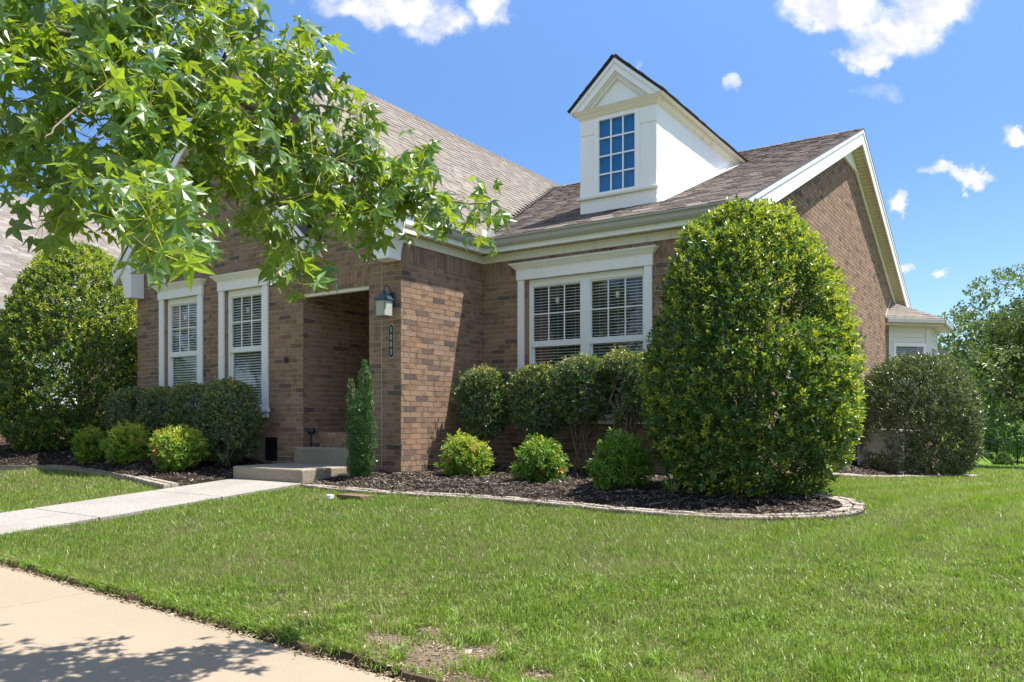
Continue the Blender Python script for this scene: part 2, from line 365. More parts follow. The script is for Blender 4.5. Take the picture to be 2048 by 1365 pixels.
def proj(P):
    P = np.asarray(P, float)-CAM; z = P@Vv
    return 1024+FP*(P@Rv)/np.maximum(z, .01), 836-FP*P[..., 2]/np.maximum(z, .01), z
def split_big(O, A, B, C, k=300, mask=None):
    """indices of the k pieces that show largest in the picture, and the rest"""
    Pc = O+.5*A+.5*B+C; x, y, z = proj(Pc)
    nrm = np.cross(A, B); area = np.linalg.norm(nrm, axis=1); nrm = nrm/area[:, None]
    d = CAM-Pc; dist = np.linalg.norm(d, axis=1); cosv = np.abs((nrm*d).sum(1))/dist
    s = area*cosv/dist**2; s[(z < .2) | (x < 0) | (x > 2048) | (y < 0) | (y > 1365)] = 0
    if mask is not None: s = s*mask(x, y)
    idx = np.argsort(-s); return idx[:k], idx[k:]

def gz(x, y):
    s = min(max((x-3)/2, 0), 1); t = min(max((-9-x)/3, 0), 1)
    yb = max(0, min(y, 42)-1)
    return -.0626*max(0, min(-y, 5.6)) - .042*yb*s - .02*yb*t
def gzv(x, y):
    s = np.clip((x-3)/2, 0, 1); t = np.clip((-9-x)/3, 0, 1); yb = np.maximum(0, np.minimum(y, 42)-1)
    return -.0626*np.clip(-y, 0, 5.6)-.042*yb*s-.02*yb*t
def ray(X, Y): return (X-1024)/FP*Rv+Vv+np.array([0, 0, (836-Y)/FP])
def on_ground(X, Y):
    r = ray(X, Y); t = 1.0
    while t < 80:
        p = CAM+r*t
        if p[2] < gz(p[0], p[1]): break
        t += .02
    return p

# ------------------------------------------------------------------ the ground
rng = np.random.default_rng(7); random.seed(7)
def ye(x): return -5.19-.0603*(x-.2)              # where the lawn meets the pavement
def pip(px, py, poly):
    poly = np.asarray(poly); ins = np.zeros(len(px), bool); n = len(poly); j = n-1
    for i in range(n):
        xi, yi = poly[i]; xj, yj = poly[j]
        c = ((yi > py) != (yj > py)) & (px < (xj-xi)*(py-yi)/(yj-yi+1e-12)+xi)
        ins ^= c; j = i
    return ins
def smooth_curve(P, n=12):
    P = [np.array(p, float) for p in P]; out = []
    for i in range(len(P)-1):
        p0, p1, p2, p3 = P[max(i-1, 0)], P[i], P[i+1], P[min(i+2, len(P)-1)]
        for k in range(n):
            t = k/n; out.append(.5*((2*p1)+(-p0+p2)*t+(2*p0-5*p1+4*p2-p3)*t*t+(-p0+3*p1-3*p2+p3)*t**3))
    out.append(P[-1]); return np.array(out)
def lumpy(x, y):
    return .012*np.sin(x*2.1+1)*np.sin(y*1.7)+.008*np.sin(x*5.3+y*3.1)+.005*np.sin(x*11+y*9)
def ticks(a, b, f0, f1, step, far):
    r = list(np.arange(f0, f1, step)); o = []; d = step; p = f0
    while p > a: d = min(d*1.35, far); p -= d; o.append(p)
    o = o[::-1]+r; d = step; p = r[-1]
    while p < b: d = min(d*1.35, far); p += d; o.append(p)
    return np.array(o)
xs = ticks(-160, 160, -12, 12, .2, 12); ss = ticks(0, 220, 0, 14, .2, 12); ss = ss[ss >= 0]
X, S = np.meshgrid(xs, ss); Yg = ye(np.clip(X, -30, 30))+S
Z = gzv(X, Yg)+lumpy(X, Yg)-.012
nx, ny = len(xs), len(ss)
ii = np.arange(nx*ny).reshape(ny, nx)
F = np.stack([ii[:-1, :-1], ii[:-1, 1:], ii[1:, 1:], ii[1:, :-1]], -1).reshape(-1, 4)
lawn = place('lawn', npmesh('lawn', np.stack([X, Yg, Z], -1).reshape(-1, 3), F, [M['soil'], M['farlawn']], smooth=True), kind='structure')
mi = np.zeros(len(F), np.int32); fy = Yg[:-1, :-1].ravel(); fx = X[:-1, :-1].ravel(); mi[(fy > 22) | (fx < -14) | (fx > 16)] = 1
lawn.data.polygons.foreach_set('material_index', mi)
# cut earth face between lawn and pavement
q = MB(); xe = np.arange(-40, 40, .12)
jag = [.03*math.sin(x*7)+.02*math.sin(x*17+1)+.02*random.random() for x in xe]
for i in range(len(xe)-1):
    a, b = xe[i], xe[i+1]
    za, zb = gz(a, ye(a)), gz(b, ye(b))
    q.add([(a, ye(a)+jag[i], za-.005), (b, ye(b)+jag[i+1], zb-.005), (b, ye(b)-.035+jag[i+1]*.3, -.46), (a, ye(a)-.035+jag[i]*.3, -.46), (a, ye(a)+.25, za-.02), (b, ye(b)+.25, zb-.02)], [(0, 3, 2, 1), (4, 0, 1, 5)])
q.build('cut_earth_edge', M['dirt'], kind='structure')
q = MB(); q.add([(-160, -5.0, -.475), (160, -5.0, -.475), (160, -160, -.475), (-160, -160, -.475)], [(0, 3, 2, 1)]); q.build('verge', M['farlawn'], kind='structure')
# pavement slabs
sw = empty('sidewalk', (0, -6.2, -.4), kind='structure')
k = 0
for i in range(-10, 6):
    x0 = 2.03+i*3.3; x1 = x0+3.295
    q = MB(); g_ = .006
    A = [(x0+g_, ye(x0)-1.66, -.47), (x1-g_, ye(x1)-1.66, -.47), (x1-g_, ye(x1)-.05, -.47), (x0+g_, ye(x0)-.05, -.47)]
    q.prism(A, [(a, b, -.376+random.uniform(-.002, .002)) for a, b, c in A])
    q.build('concrete_slab', M['conc'], sw, bevel=.008)
# road and far kerb
rd = MB(); rd.box(-160, 160, -18.0, -10.3, -.56, -.468); rd.build('road', M['asphalt'], kind='structure')  # unseen road, its asphalt paled to bounce light onto the front
kb = MB(); kb.box(-160, 160, -10.3, -10.15, -.5, -.37); kb.box(-160, 160, -18.15, -18.0, -.5, -.37); kb.build('kerb', M['conc'], kind='structure')
# front path of exposed aggregate, in slabs
wk = empty('walkway', (-1.37, -3, -.2), kind='structure')
js = [-1.19, -2.40, -3.86, -5.19]
for a, b in zip(js[:-1], js[1:]):
    q = MB(); x0, x1 = -2.085, -.655
    A = [(x0, a-.008, gz(x0, a)-.10), (x1, a-.008, gz(x1, a)-.10), (x1, b+.008, gz(x1, b)-.10), (x0, b+.008, gz(x0, b)-.10)]
    q.prism(A, [(x, y, z+.125) for x, y, z in A]); q.build('aggregate_slab', M['aggw'], wk, bevel=.008)

# planting beds
E1 = [(-.52, -1.34), (.45, -1.43), (1.22, -1.42), (1.86, -1.36), (2.54, -1.33), (3.22, -1.36), (3.83, -1.43), (4.36, -1.46), (4.85, -1.45), (5.27, -1.36), (5.64, -1.17), (5.95, -.86), (6.06, -.5), (5.88, -.05), (5.42, .4), (4.95, 1.0), (4.5, 1.7), (4.15, 2.2)]
E2 = [(-2.14, -2.22), (-2.55, -2.13), (-3.66, -1.84), (-4.4, -1.66), (-5.06, -1.52), (-6.46, -1.32), (-7.2, -1.45), (-7.9, -1.78), (-9.0, -2.2), (-12.0, -2.9)]
E3 = [(4.12, 4.9), (4.55, 5.5), (4.95, 6.5), (5.35, 7.8), (5.85, 9.1), (6.25, 10.1), (6.2, 11.0), (5.75, 12.0), (5.2, 13.2), (4.9, 14.0)]
C1, C2, C3 = smooth_curve(E1), smooth_curve(E2), smooth_curve(E3)
P1 = list(map(tuple, C1))+[(4.05, 1.95), (.02, 1.95), (.02, 0), (-.6, -.02), (-.66, -.5), (-.66, -1.2)]
P2 = list(map(tuple, C2))+[(-12, 1.5), (-6.6, 1.2), (-6.5, 0.02), (-2.1, .02), (-2.1, -1.3)]
P3 = list(map(tuple, C3))+[(4.05, 14.0), (4.05, 4.9)]
from mathutils.geometry import delaunay_2d_cdt
def seg_dist(px, py, C):
    d = np.full(len(px), 9.0)
    for i in range(len(C)-1):
        a, b = C[i], C[i+1]; ab = b-a; t = np.clip(((px-a[0])*ab[0]+(py-a[1])*ab[1])/(ab@ab+1e-9), 0, 1)
        d = np.minimum(d, np.hypot(px-a[0]-t*ab[0], py-a[1]-t*ab[1]))
    return d
def bedz(x, y, C):
    d = seg_dist(x, y, C); b = np.clip(-(x+2.3)/2, 0, 1)
    wob = .012*np.sin(x*13+y*5)+.010*np.sin(y*17-x*7)+.006*np.sin(x*31+y*37)
    return gzv(x, y)+.005+np.clip(d-.15, 0, .6)*.05+b*(.05+.13*np.clip(d/.4, 0, 1)**.7+.03*np.clip((d-.4)/.8, 0, 1))+wob*np.clip(d*4, 0, 1)
def bed(poly, C, name='mulch_bed'):
    pts = [tuple(map(float, p)) for p in poly]; n = len(pts)
    a = np.array(pts); gx, gy = np.meshgrid(np.arange(a[:, 0].min(), a[:, 0].max(), .09), np.arange(a[:, 1].min(), a[:, 1].max(), .09))
    gx = gx.ravel()+rng.uniform(-.02, .02, gx.size); gy = gy.ravel()+rng.uniform(-.02, .02, gy.size)
    ok = pip(gx, gy, a); gx, gy = gx[ok], gy[ok]
    vs = [Vector(p) for p in pts]+[Vector((x, y)) for x, y in zip(gx, gy)]
    r = delaunay_2d_cdt(vs, [(i, (i+1) % n) for i in range(n)], [], 1, 1e-4)
    V = np.array([(v.x, v.y) for v in r[0]]); z = bedz(V[:, 0], V[:, 1], C)
    F = np.array([f for f in r[2] if len(f) == 3])
    return place(name, npmesh(name, np.column_stack([V, z]), F, M['mulch'], smooth=True), kind='structure')
for P_, C_ in ((P1, C1), (P2, C2), (P3, C3)): bed(P_, C_)
def chips(poly, C, n, s=1.0):
    a = np.array(poly); x = rng.uniform(a[:, 0].min(), a[:, 0].max(), n*3); y = rng.uniform(a[:, 1].min(), a[:, 1].max(), n*3)
    ok = pip(x, y, a); x, y = x[ok][:n], y[ok][:n]; n = len(x); z = bedz(x, y, C)+.008+rng.uniform(0, .016, n)
    th = rng.uniform(0, 2*np.pi, n); L = rng.gamma(3, .0055, n)*s+.006; W = rng.uniform(.0015, .0045, n)*s*1.3
    tilt = rng.normal(0, .3, n); d = np.stack([np.cos(th)*np.cos(tilt), np.sin(th)*np.cos(tilt), np.sin(tilt)], 1)
    sd = np.stack([-np.sin(th), np.cos(th), rng.normal(0, .4, n)], 1)
    c = np.stack([x, y, z], 1)
    V = np.stack([c-d*L[:, None]-sd*W[:, None], c+d*L[:, None]-sd*W[:, None]*.6, c+d*L[:, None]+sd*W[:, None]*.6, c-d*L[:, None]+sd*W[:, None]], 1).reshape(-1, 3)
    return V, np.arange(len(V)).reshape(-1, 4), rng.random(n)**1.4
for P_, C_, n_, s_ in ((P1, C1, 34000, 1.0), (P2, C2, 22000, 1.15), (P3, C3, 5000, 1.4)):
    V, F, r = chips(P_, C_, n_, s_); place('mulch', npmesh('mulch', V, F, M['chips'], {'rnd': r}), kind='stuff')

# stone edging, paver by paver
def edging(C, label, inner, w=.10, L=.19, rows=2, lift=.0, group='stone edgings of the planting beds'):
    t = empty('stone_edging', (float(C[0][0]), float(C[0][1]), gz(*C[0])), label=label, category='edging', group=group)
    meshes = []
    for i in range(6):
        q = MB(); c = (i+.5)/6; e = .012
        q.box(.0, 1, 0, 1, 0, 1, c); me = q
        o = [(e*.5, e, 0), (1-e*.5, e, 0), (1-e*.5, 1-e, 0), (e*.5, 1-e, 0)]
        b1 = [(x, y, .85) for x, y, z in o]; tp = [(x*.94+.03, y*.90+.05, 1) for x, y, z in o]
        vs = o+b1+tp; fs = [(0, 1, 5, 4), (1, 2, 6, 5), (2, 3, 7, 6), (3, 0, 4, 7), (4, 5, 9, 8), (5, 6, 10, 9), (6, 7, 11, 10), (7, 4, 8, 11), (8, 9, 10, 11)]
        q = MB(); q.add(vs, fs, c); meshes.append(npmesh('paver', q.V, [q.F[4]], M['paver'], {'rnd': q.R[4]}))
    seg = np.diff(C, axis=0); ln = np.hypot(seg[:, 0], seg[:, 1]); cum = np.concatenate([[0], np.cumsum(ln)])
    O, A, B, Cc, rn = [], [], [], [], []
    for r_ in range(rows):
        s0 = -L*.5*r_
        while s0 < cum[-1]:
            Lk = L*random.uniform(.88, 1.12)*(1 if random.random() < .75 else .6)
            a0, a1 = max(s0, 0), min(s0+Lk, cum[-1]); s0 += Lk
            if a1-a0 < .05: continue
            p0 = np.array([np.interp(a0+.003, cum, C[:, i]) for i in (0, 1)]); p1 = np.array([np.interp(a1-.003, cum, C[:, i]) for i in (0, 1)])
            d = p1-p0; nrm = np.array([-d[1], d[0]])/np.hypot(*d)*inner
            p0 = p0+nrm*(w*r_+.004); p1 = p1+nrm*(w*r_+.004)
            zz = gz(*p0)-.05; dz_ = gz(*p1)-gz(*p0)
            a = np.array([p1[0]-p0[0], p1[1]-p0[1], dz_]); b = np.array([nrm[0]*(w-.007), nrm[1]*(w-.007), 0])
            if inner < 0: p0, a = np.array([p1[0], p1[1]]), -a; zz += dz_
            O.append((p0[0], p0[1], zz)); A.append(a); B.append(b); Cc.append((0, 0, .078+lift+random.uniform(-.005, .004))); rn.append(random.random())
    frame_objs('paver', meshes, O, A, B, Cc, rn, t)
edging(C1, 'pale paver edging curving round the mulch bed under the tall right holly', 1)
edging(C2, 'pale paver edging left of the front path, before the tall left holly', -1, lift=.045)
edging(C3, 'far paver edging round the bed with the rounded bronze bush', 1, w=.12, L=.24)

# ------------------------------------------------------------------ grass
def in_lawn(x, y):
    ok = y > ye(x)+.0
    for P_ in (P1, P2, P3): ok &= ~pip(x, y, P_)
    ok &= ~((x > -2.10) & (x < -.64) & (y > -5.6) & (y < .2))
    ok &= ~((x > -6.6) & (x < 4.1) & (y > -.1) & (y < 17)) & ~((x > -.5) & (x < .3) & (y > -1.32))
    ok &= ~((x < -12.3) & (y > -5) & (y < 14)) & ~((x > 4) & (x < 5.2) & (y > 13.5) & (y < 17))
    return ok
DIRT = [(4.98, -5.30, .20, .22), (4.62, -5.22, .20, .08), (5.12, -5.12, .12, .10), (5.3, -5.45, .25, .08), (4.74, -5.02, .10, .06), (4.3, -4.98, .10, .05), (5.55, -5.25, .10, .06)]
def blades(n, d0, d1, hgt, wid, near, pw=1.0, lat=.76):
    d = d0+(d1-d0)*rng.random(n)**pw; t = rng.uniform(-lat, lat, n)
    x = CAM[0]+d*(t*Rv[0]+Vv[0]); y = CAM[1]+d*(t*Rv[1]+Vv[1])
    y += 0
    ok = in_lawn(x, y)
    den = np.ones(n)
    for a, b, rx, ry in DIRT:
        q_ = ((x-a)/rx)**2+((y-b)/ry)**2; den = np.minimum(den, np.clip((q_-.35)/.9, .03, 1))
    clump = np.sin(x*9+2*np.sin(y*7))*np.sin(y*11+2*np.sin(x*5)); clump2 = np.sin(x*3.1+y*1.3)*np.sin(y*2.9-x*.8)
    den *= .72+.28*clump*.6+.15*clump2
    ok &= rng.random(n) < den
    x, y, d = x[ok], y[ok], d[ok]; n = len(x); clump = clump[ok]
    z = gzv(x, y)+lumpy(x, y)-.014
    edge = np.clip(1-(y-ye(x))/.35, 0, 1)*((y-ye(x)) < .4)
    h = hgt*rng.uniform(.55, 1.25, n)*(1+.34*clump)*(1+.30*edge)
    wd = wid*rng.uniform(.7, 1.3, n)*np.maximum(1, d/6)**.85
    th = rng.uniform(0, 2*np.pi, n); side = np.stack([np.cos(th), np.sin(th), 0*th], 1)*wd[:, None]*.5
    la = rng.uniform(0, 2*np.pi, n); lean = rng.gamma(2, .22, n)+.45*edge*rng.random(n)
    le = np.stack([np.cos(la), np.sin(la)], 1); le[:, 1] -= .75*edge; le[:, 0] += .15*np.sin(y*.8)
    b = np.stack([x, y, z], 1)
    tip = b+np.column_stack([le*(h*lean)[:, None], h*np.clip(1.05-.32*lean, .25, 1)])
    if near:
        mid = b+np.column_stack([le*(h*lean*.32)[:, None], h*.58*np.clip(1.1-.2*lean, .4, 1)])
        V = np.stack([b-side, b+side, mid+side*.85, mid-side*.85, tip], 1).reshape(-1, 3)
        base = 5*np.arange(n)[:, None]
        F4 = base+np.array([[0, 1, 2, 3]]); F3 = base+np.array([[3, 2, 4]])
        r = rng.random(n); return V, [F3, F4], np.concatenate([r, r])
    V = np.stack([b-side, b+side, tip], 1).reshape(-1, 3)
    return V, [3*np.arange(n)[:, None]+np.array([[0, 1, 2]])], rng.random(n)
GK = 1.0
for args in ((int(330000*GK), 1.9, 5.2, .048, .0052, True, 1.0, 1.0), (int(500000*GK), 5.2, 10.5, .046, .0052, False, 1.0, .9), (int(260000*GK), 10.5, 26, .055, .0060, False, 1.25, .72), (int(50000*GK), 24, 60, .09, .007, False, 1.0, .72)):
    V, F, r = blades(*args); place('grass', npmesh('grass', V, F, M['grass'], {'rnd': r}), kind='stuff')
# blades hanging over the cut edge
n = 16000; x = rng.uniform(-3, 8.6, n); y = ye(x)+rng.uniform(-.012, .05, n); z = gzv(x, y)-.012-.03*rng.random(n)*(y < ye(x)+.015)
keep = rng.random(n) < (.45+.4*np.sin(x*5.1)*np.sin(x*13.7+1)+.15*np.sin(x*31))*np.where((x > 4.2) & (x < 5.9), .45, 1); x, y, z = x[keep], y[keep], z[keep]; n = len(x)
h = rng.uniform(.03, .075, n); th = rng.uniform(0, 6.28, n); s_ = np.stack([np.cos(th), np.sin(th), 0*th], 1)*.0024; dx_ = rng.normal(0, .5, n)*h; dy_ = -rng.uniform(.2, 1.15, n)*h
b = np.stack([x, y, z], 1); mid = b+np.column_stack([dx_*.5, dy_*.5, h*.45]); tip = b+np.column_stack([dx_, dy_, h*rng.uniform(-.75, .7, n)])
V = np.stack([b-s_, b+s_, mid+s_*.8, mid-s_*.8, tip], 1).reshape(-1, 3); k5 = 5*np.arange(n)[:, None]; r = rng.random(n)
place('edge_grass', npmesh('edge_grass', V, [k5+np.array([[3, 2, 4]]), k5+np.array([[0, 1, 2, 3]])], M['grass'], {'rnd': np.concatenate([r, r])}), kind='stuff')
# crumbs of earth and straw in the worn patch and along the pavement edge
n = 9000; x = np.concatenate([rng.uniform(3.6, 6.4, n//2), rng.uniform(-2, 8.4, n//2)]); y = ye(x)+np.concatenate([rng.uniform(0, .55, n//2), rng.uniform(-.09, .012, n-n//2)**1.0])
z = np.where(y > ye(x), gzv(x, y)+lumpy(x, y)-.010, -.374); th = rng.uniform(0, 6.28, n); L = rng.gamma(2, .0018, n)+.0012; Wd = L*rng.uniform(.15, 1, n)
c_ = np.stack([x, y, z], 1); d_ = np.stack([np.cos(th), np.sin(th), rng.normal(0, .2, n)], 1)*L[:, None]; e_ = np.stack([-np.sin(th), np.cos(th), rng.normal(0, .3, n)], 1)*Wd[:, None]
V = np.stack([c_-d_-e_, c_+d_-e_, c_+d_+e_, c_-d_+e_], 1).reshape(-1, 3); V[:, 2] += .003
V = V.reshape(-1, 4, 3); top_ = V.mean(1, keepdims=True)+np.array([0, 0, .004]); V = np.concatenate([V, top_], 1).reshape(-1, 3); k5 = 5*np.arange(n)[:, None, None]
place('earth_crumbs', npmesh('earth_crumbs', V, (k5+np.array([[0, 1, 4], [1, 2, 4], [2, 3, 4], [3, 0, 4]])).reshape(-1, 3), M['crumb'], {'rnd': np.repeat(rng.random(n), 4)}), kind='stuff')
# a few coarse tufts in the worn edge by the pavement
V_, F3_, F4_, R_ = [], [], [], []
for cx_, cy_, hh in [(4.62, -5.05, .075), (5.32, -5.12, .085), (5.22, -4.80, .07), (4.05, -4.95, .07), (5.75, -5.05, .085), (4.85, -5.38, .06), (4.35, -5.22, .06), (6.2, -5.1, .07), (5.05, -5.0, .07), (5.5, -4.9, .06), (4.8, -4.85, .065), (5.6, -5.42, .06), (4.25, -5.08, .06), (5.95, -4.85, .06)]:
    n = 110; a = rng.uniform(0, 2*np.pi, n); r0 = rng.random(n)*.05; h = hh*rng.uniform(.5, 1.2, n); le = rng.uniform(.2, 1.3, n)
    x, y = cx_+r0*np.cos(a), cy_+r0*np.sin(a); z = gzv(x, y)-.01; b = np.stack([x, y, z], 1)
    o = np.stack([np.cos(a), np.sin(a)], 1); s_ = np.stack([-np.sin(a), np.cos(a), 0*a], 1)*.0024
    mid = b+np.column_stack([o*(h*le*.35)[:, None], h*.7]); tip = b+np.column_stack([o*(h*le)[:, None], h*np.clip(1.15-.6*le, .1, 1)])
    base = sum(len(v) for v in V_)
    V_.append(np.stack([b-s_, b+s_, mid+s_*.9, mid-s_*.9, tip], 1).reshape(-1, 3))
    F4_.append(base+5*np.arange(n)[:, None]+np.array([[0, 1, 2, 3]])); F3_.append(base+5*np.arange(n)[:, None]+np.array([[3, 2, 4]])); R_.append(rng.random(n)*.9)
r = np.concatenate(R_); place('coarse_grass', npmesh('coarse_grass', np.concatenate(V_), [np.concatenate(F3_), np.concatenate(F4_)], M['grass'], {'rnd': np.concatenate([r, r])}), kind='stuff')
# ------------------------------------------------------------------ the house
house = empty('brick_house', (-1.2, 0, 0), label='single storey brown brick house with tan shingle roof and white dormer', category='house')
PA = .955; PB = .4176                      # pitches of the front wing and the side wing
EX, EZ, EY = .30, 3.56, 1.63               # eave line of the front wing (x, z), eave line of the side wing (y)
Y2 = 1.93; XG = 4.05; XR = 4.33; RX, RZ1 = -3.26, 6.96; RY, RZ2 = 9.15, EZ+PB*(9.15-EY); YB = 16.67
def zA(x): return EZ+PA*(EX-x) if x > RX else EZ+PA*(x+6.82)
def zB(y): return EZ+PB*(y-EY) if y < RY else EZ+PB*(YB-y)
def wall_cells(us, zs, holes):
    us = sorted(set(us+[v for h in holes for v in h[:2]])); zs = sorted(set(zs+[v for h in holes for v in h[2:]]))
    for a, b in zip(us[:-1], us[1:]):
        run = None
        for c, d in zip(zs[:-1], zs[1:]):
            mu, mz = (a+b)/2, (c+d)/2
            if any(h[0] < mu < h[1] and h[2] < mz < h[3] for h in holes):
                if run: yield (a, b)+tuple(run); run = None
            else: run = [run[0], d] if run else [c, d]
        if run: yield (a, b)+tuple(run)
HF = [(-5.65, -4.64, .95, 2.92), (-3.92, -2.93, .95, 2.92), (-2.017, -.61, -.5, 2.70), (-2.93, -2.60, .12, .50)]
H2 = [(.79, 2.80, .86, 2.92)]
HG = [(9.0, 10.05, .9, 2.78)]
TH = .10
q = MB()
for a, b, c, d in wall_cells([-6.52, 0], [-.3, 3.42], HF): q.box(a+.003*(a == -6.52), b-.009*(b == 0), .0072, TH, c, d)
A = [(-6.49, .0072, 3.42), (-.03, .0072, 3.42), (-.03, .0072, 3.75), (RX, .0072, zA(RX)-.12), (-6.49, .0072, 3.75)]
q.prism(A, [(x, TH, z) for x, y, z in A]); wf = q.build('front_wall', M['mortar'], house)
q = MB()
q.box(-.10, -.0072, TH+.001, Y2+.05, -.3, 3.42); ws = q.build('side_wall', M['mortar'], house)
q = MB()
for a, b, c, d in wall_cells([0, XG], [-.3, 3.42], H2): q.box(a, b-.009*(b == XG), Y2+.0072, Y2+TH, c, d)
w2 = q.build('window_wall', M['mortar'], house)
q = MB()
for a, b, c, d in wall_cells([Y2+TH+.001, 16.4], [-1.0, 3.5], HG): q.box(XG-TH, XG-.0072, a, b, c, d)
A = [(XG-.0072, Y2+.12, 3.5), (XG-.0072, 16.2, 3.5), (XG-.0072, 16.2, zB(16.2)-.05), (XG-.0072, RY, RZ2-.12), (XG-.0072, Y2+.12, zB(Y2+.12)-.05)]
q.prism(A, [(XG-TH, y, z) for x, y, z in A]); wg = q.build('gable_wall', M['mortar'], house)
q = MB(); q.box(-2.10, -2.0072, TH+.001, 2.9, -.3, 3.2); q.box(-.609, -.52, TH+.001, 2.9, -.3, 3.2); q.box(-2.0, -.61, 2.80, 2.9, -.3, 3.2); wp = q.build('porch_wall', M['mortar'], house)

CH, BL, J = .0762, .254, .010; DZ = .806 % CH
BR = dict(O=[], A=[], B=[], C=[], R=[])
def brick(o, a, b, c, r=None):
    BR['O'].append(o); BR['A'].append(a); BR['B'].append(b); BR['C'].append(c); BR['R'].append(random.random() if r is None else r)
def bricks(pt, ud, nd, u0, u1, z0, z1, holes=(), clip=None, phase=0.0, proud=.0015):
    """pt(u) -> xy of the wall face; ud unit along; nd outward unit"""
    k0 = int(math.floor((z0-DZ)/CH)); k = k0
    while DZ+k*CH < z1:
        za, zb = max(DZ+k*CH+J, z0), min(DZ+(k+1)*CH, z1); zm = (za+zb)/2
        if zb-za > .018:
            segs = [(u0, u1)]
            if clip:
                c = clip(zm); segs = [(max(u0, c[0]), min(u1, c[1]))]
            for h in holes:
                if h[2] < zm < h[3]:
                    s2 = []
                    for a, b in segs:
                        if h[0] > a: s2.append((a, min(b, h[0])))
                        if h[1] < b: s2.append((max(a, h[1]), b))
                    segs = [x for x in s2 if x[1]-x[0] > .02]
            off = (BL/2 if k % 2 else 0)+phase
            for a, b in segs:
                i = math.floor((a-off)/BL)
                while off+i*BL < b:
                    p = max(a, off+i*BL+J/2 if off+i*BL > a else a); q_ = min(b, off+(i+1)*BL-J/2 if off+(i+1)*BL < b else b); i += 1
                    if q_-p < .014: continue
                    pr = .0+random.uniform(-proud, proud); tz = random.uniform(-.0012, .0012)
                    if p == a or q_ == b: pr = 0
                    X_, Y_ = pt(p)
                    o = (X_-nd[0]*.02, Y_-nd[1]*.02, za+tz)
                    brick(o, (ud[0]*(q_-p), ud[1]*(q_-p), 0), (0, 0, zb-za), (nd[0]*(.02+pr), nd[1]*(.02+pr), 0))
        k += 1
def soldiers(pt, ud, nd, u0, u1, z0, z1, w=CH):
    n = max(1, round((u1-u0)/w)); ww = (u1-u0)/n
    for i in range(n):
        a = u0+i*ww+J/2; b = a+ww-J; X_, Y_ = pt(a); pr = random.uniform(-.0015, .0015)
        brick((X_-nd[0]*.02, Y_-nd[1]*.02, z0+J/2), (ud[0]*(b-a), ud[1]*(b-a), 0), (0, 0, z1-z0-J/2), (nd[0]*(.02+pr), nd[1]*(.02+pr), 0))
SD = .806+28.8*CH       # underside of the soldier courses below the eaves
fpt = lambda u: (u, 0.0)
HFb = HF[:2]+[(-2.0, -.61, -.5, 2.95), (-2.93, -2.60, .12, .50)]
def cA(z): h = (z-EZ)/PA; return (-6.52 if z < 3.45 else max(-6.52, -6.82+h+.1), 0 if z < 3.45 else min(0, .30-h-.1))
bricks(fpt, (1, 0), (0, -1), -6.52, 0, -.15, 6.8, HFb, cA, phase=.0)
soldiers(fpt, (1, 0), (0, -1), -2.015, -.61, 2.70, 2.95)
spt = lambda u: (0.0, u)
bricks(spt, (0, 1), (1, 0), .021, Y2, -.15, SD, phase=.19)
soldiers(spt, (0, 1), (1, 0), .021, Y2-.005, SD, 3.25)
wpt = lambda u: (u, Y2)
bricks(wpt, (1, 0), (0, -1), .002, XG, -.15, SD, H2, phase=.03)
soldiers(wpt, (1, 0), (0, -1), .002, XG, SD, 3.25)
gpt = lambda u: (XG, u)
def cB(z): h = (z-EZ)/PB; return (Y2+.021 if z < 3.6 else max(Y2+.021, EY+h+.35), 16.4 if z < 3.6 else min(16.4, YB-h-.35))
bricks(gpt, (0, 1), (1, 0), Y2+.021, 16.4, -1.0, 6.25, HG, cB, phase=.1)
ppt = lambda u: (-2.0, u)
bricks(ppt, (0, 1), (1, 0), .021, 2.8, .3, 3.1, phase=.105)
bricks(lambda u: (u, 2.79), (1, 0), (0, -1), -2.0, -.61, .5, 3.1, [(-1.78, -.85, .4, 2.66)])
# porch riser: a rowlock of bricks under the landing edge
soldiers(lambda u: (u, .12), (1, 0), (0, -1), -1.995, -.615, .50, .585, .2)
soldiers(lambda u: (u, .12), (1, 0), (0, -1), -1.995, -.615, .42, .50, .254)
soldiers(lambda u: (u, .12), (1, 0), (0, -1), -1.995, -.615, .34, .42, .23)
O, A, B, Cc, R_ = (np.array(BR[k]) for k in 'OABCR')
BMASK = lambda x, y: np.where((x > 930) | ((x > 560) & (y > 440)) | ((x > 275) & (y > 500) & (y < 780)), 1.0, 0.35)
big, rest = split_big(O, A, B, Cc, 300, BMASK)
bm = unit_meshes('brick', M['brick'], 18)
def wall_of(o, a):
    if abs(o[0]-(XG-.02)) < .006: return wg
    if abs(o[0]+.02) < .006 and abs(a[1]) > .01: return ws
    if abs(o[1]-(Y2+.02)) < .006: return w2
    if o[0] < -1.9 and abs(a[1]) > .01 or o[1] > .1: return wp
    return wf
groups = {}
for i in big: groups.setdefault(wall_of(O[i], A[i]).name, []).append(i)
for wn, idx in groups.items():
    idx = np.array(idx); frame_objs('brick', bm, O[idx], A[idx], B[idx], Cc[idx], R_[idx], bpy.data.objects[wn])
place('bricks', boxes_mesh('bricks', O[rest], A[rest], B[rest], Cc[rest], R_[rest], M['brick']), house, kind='stuff')

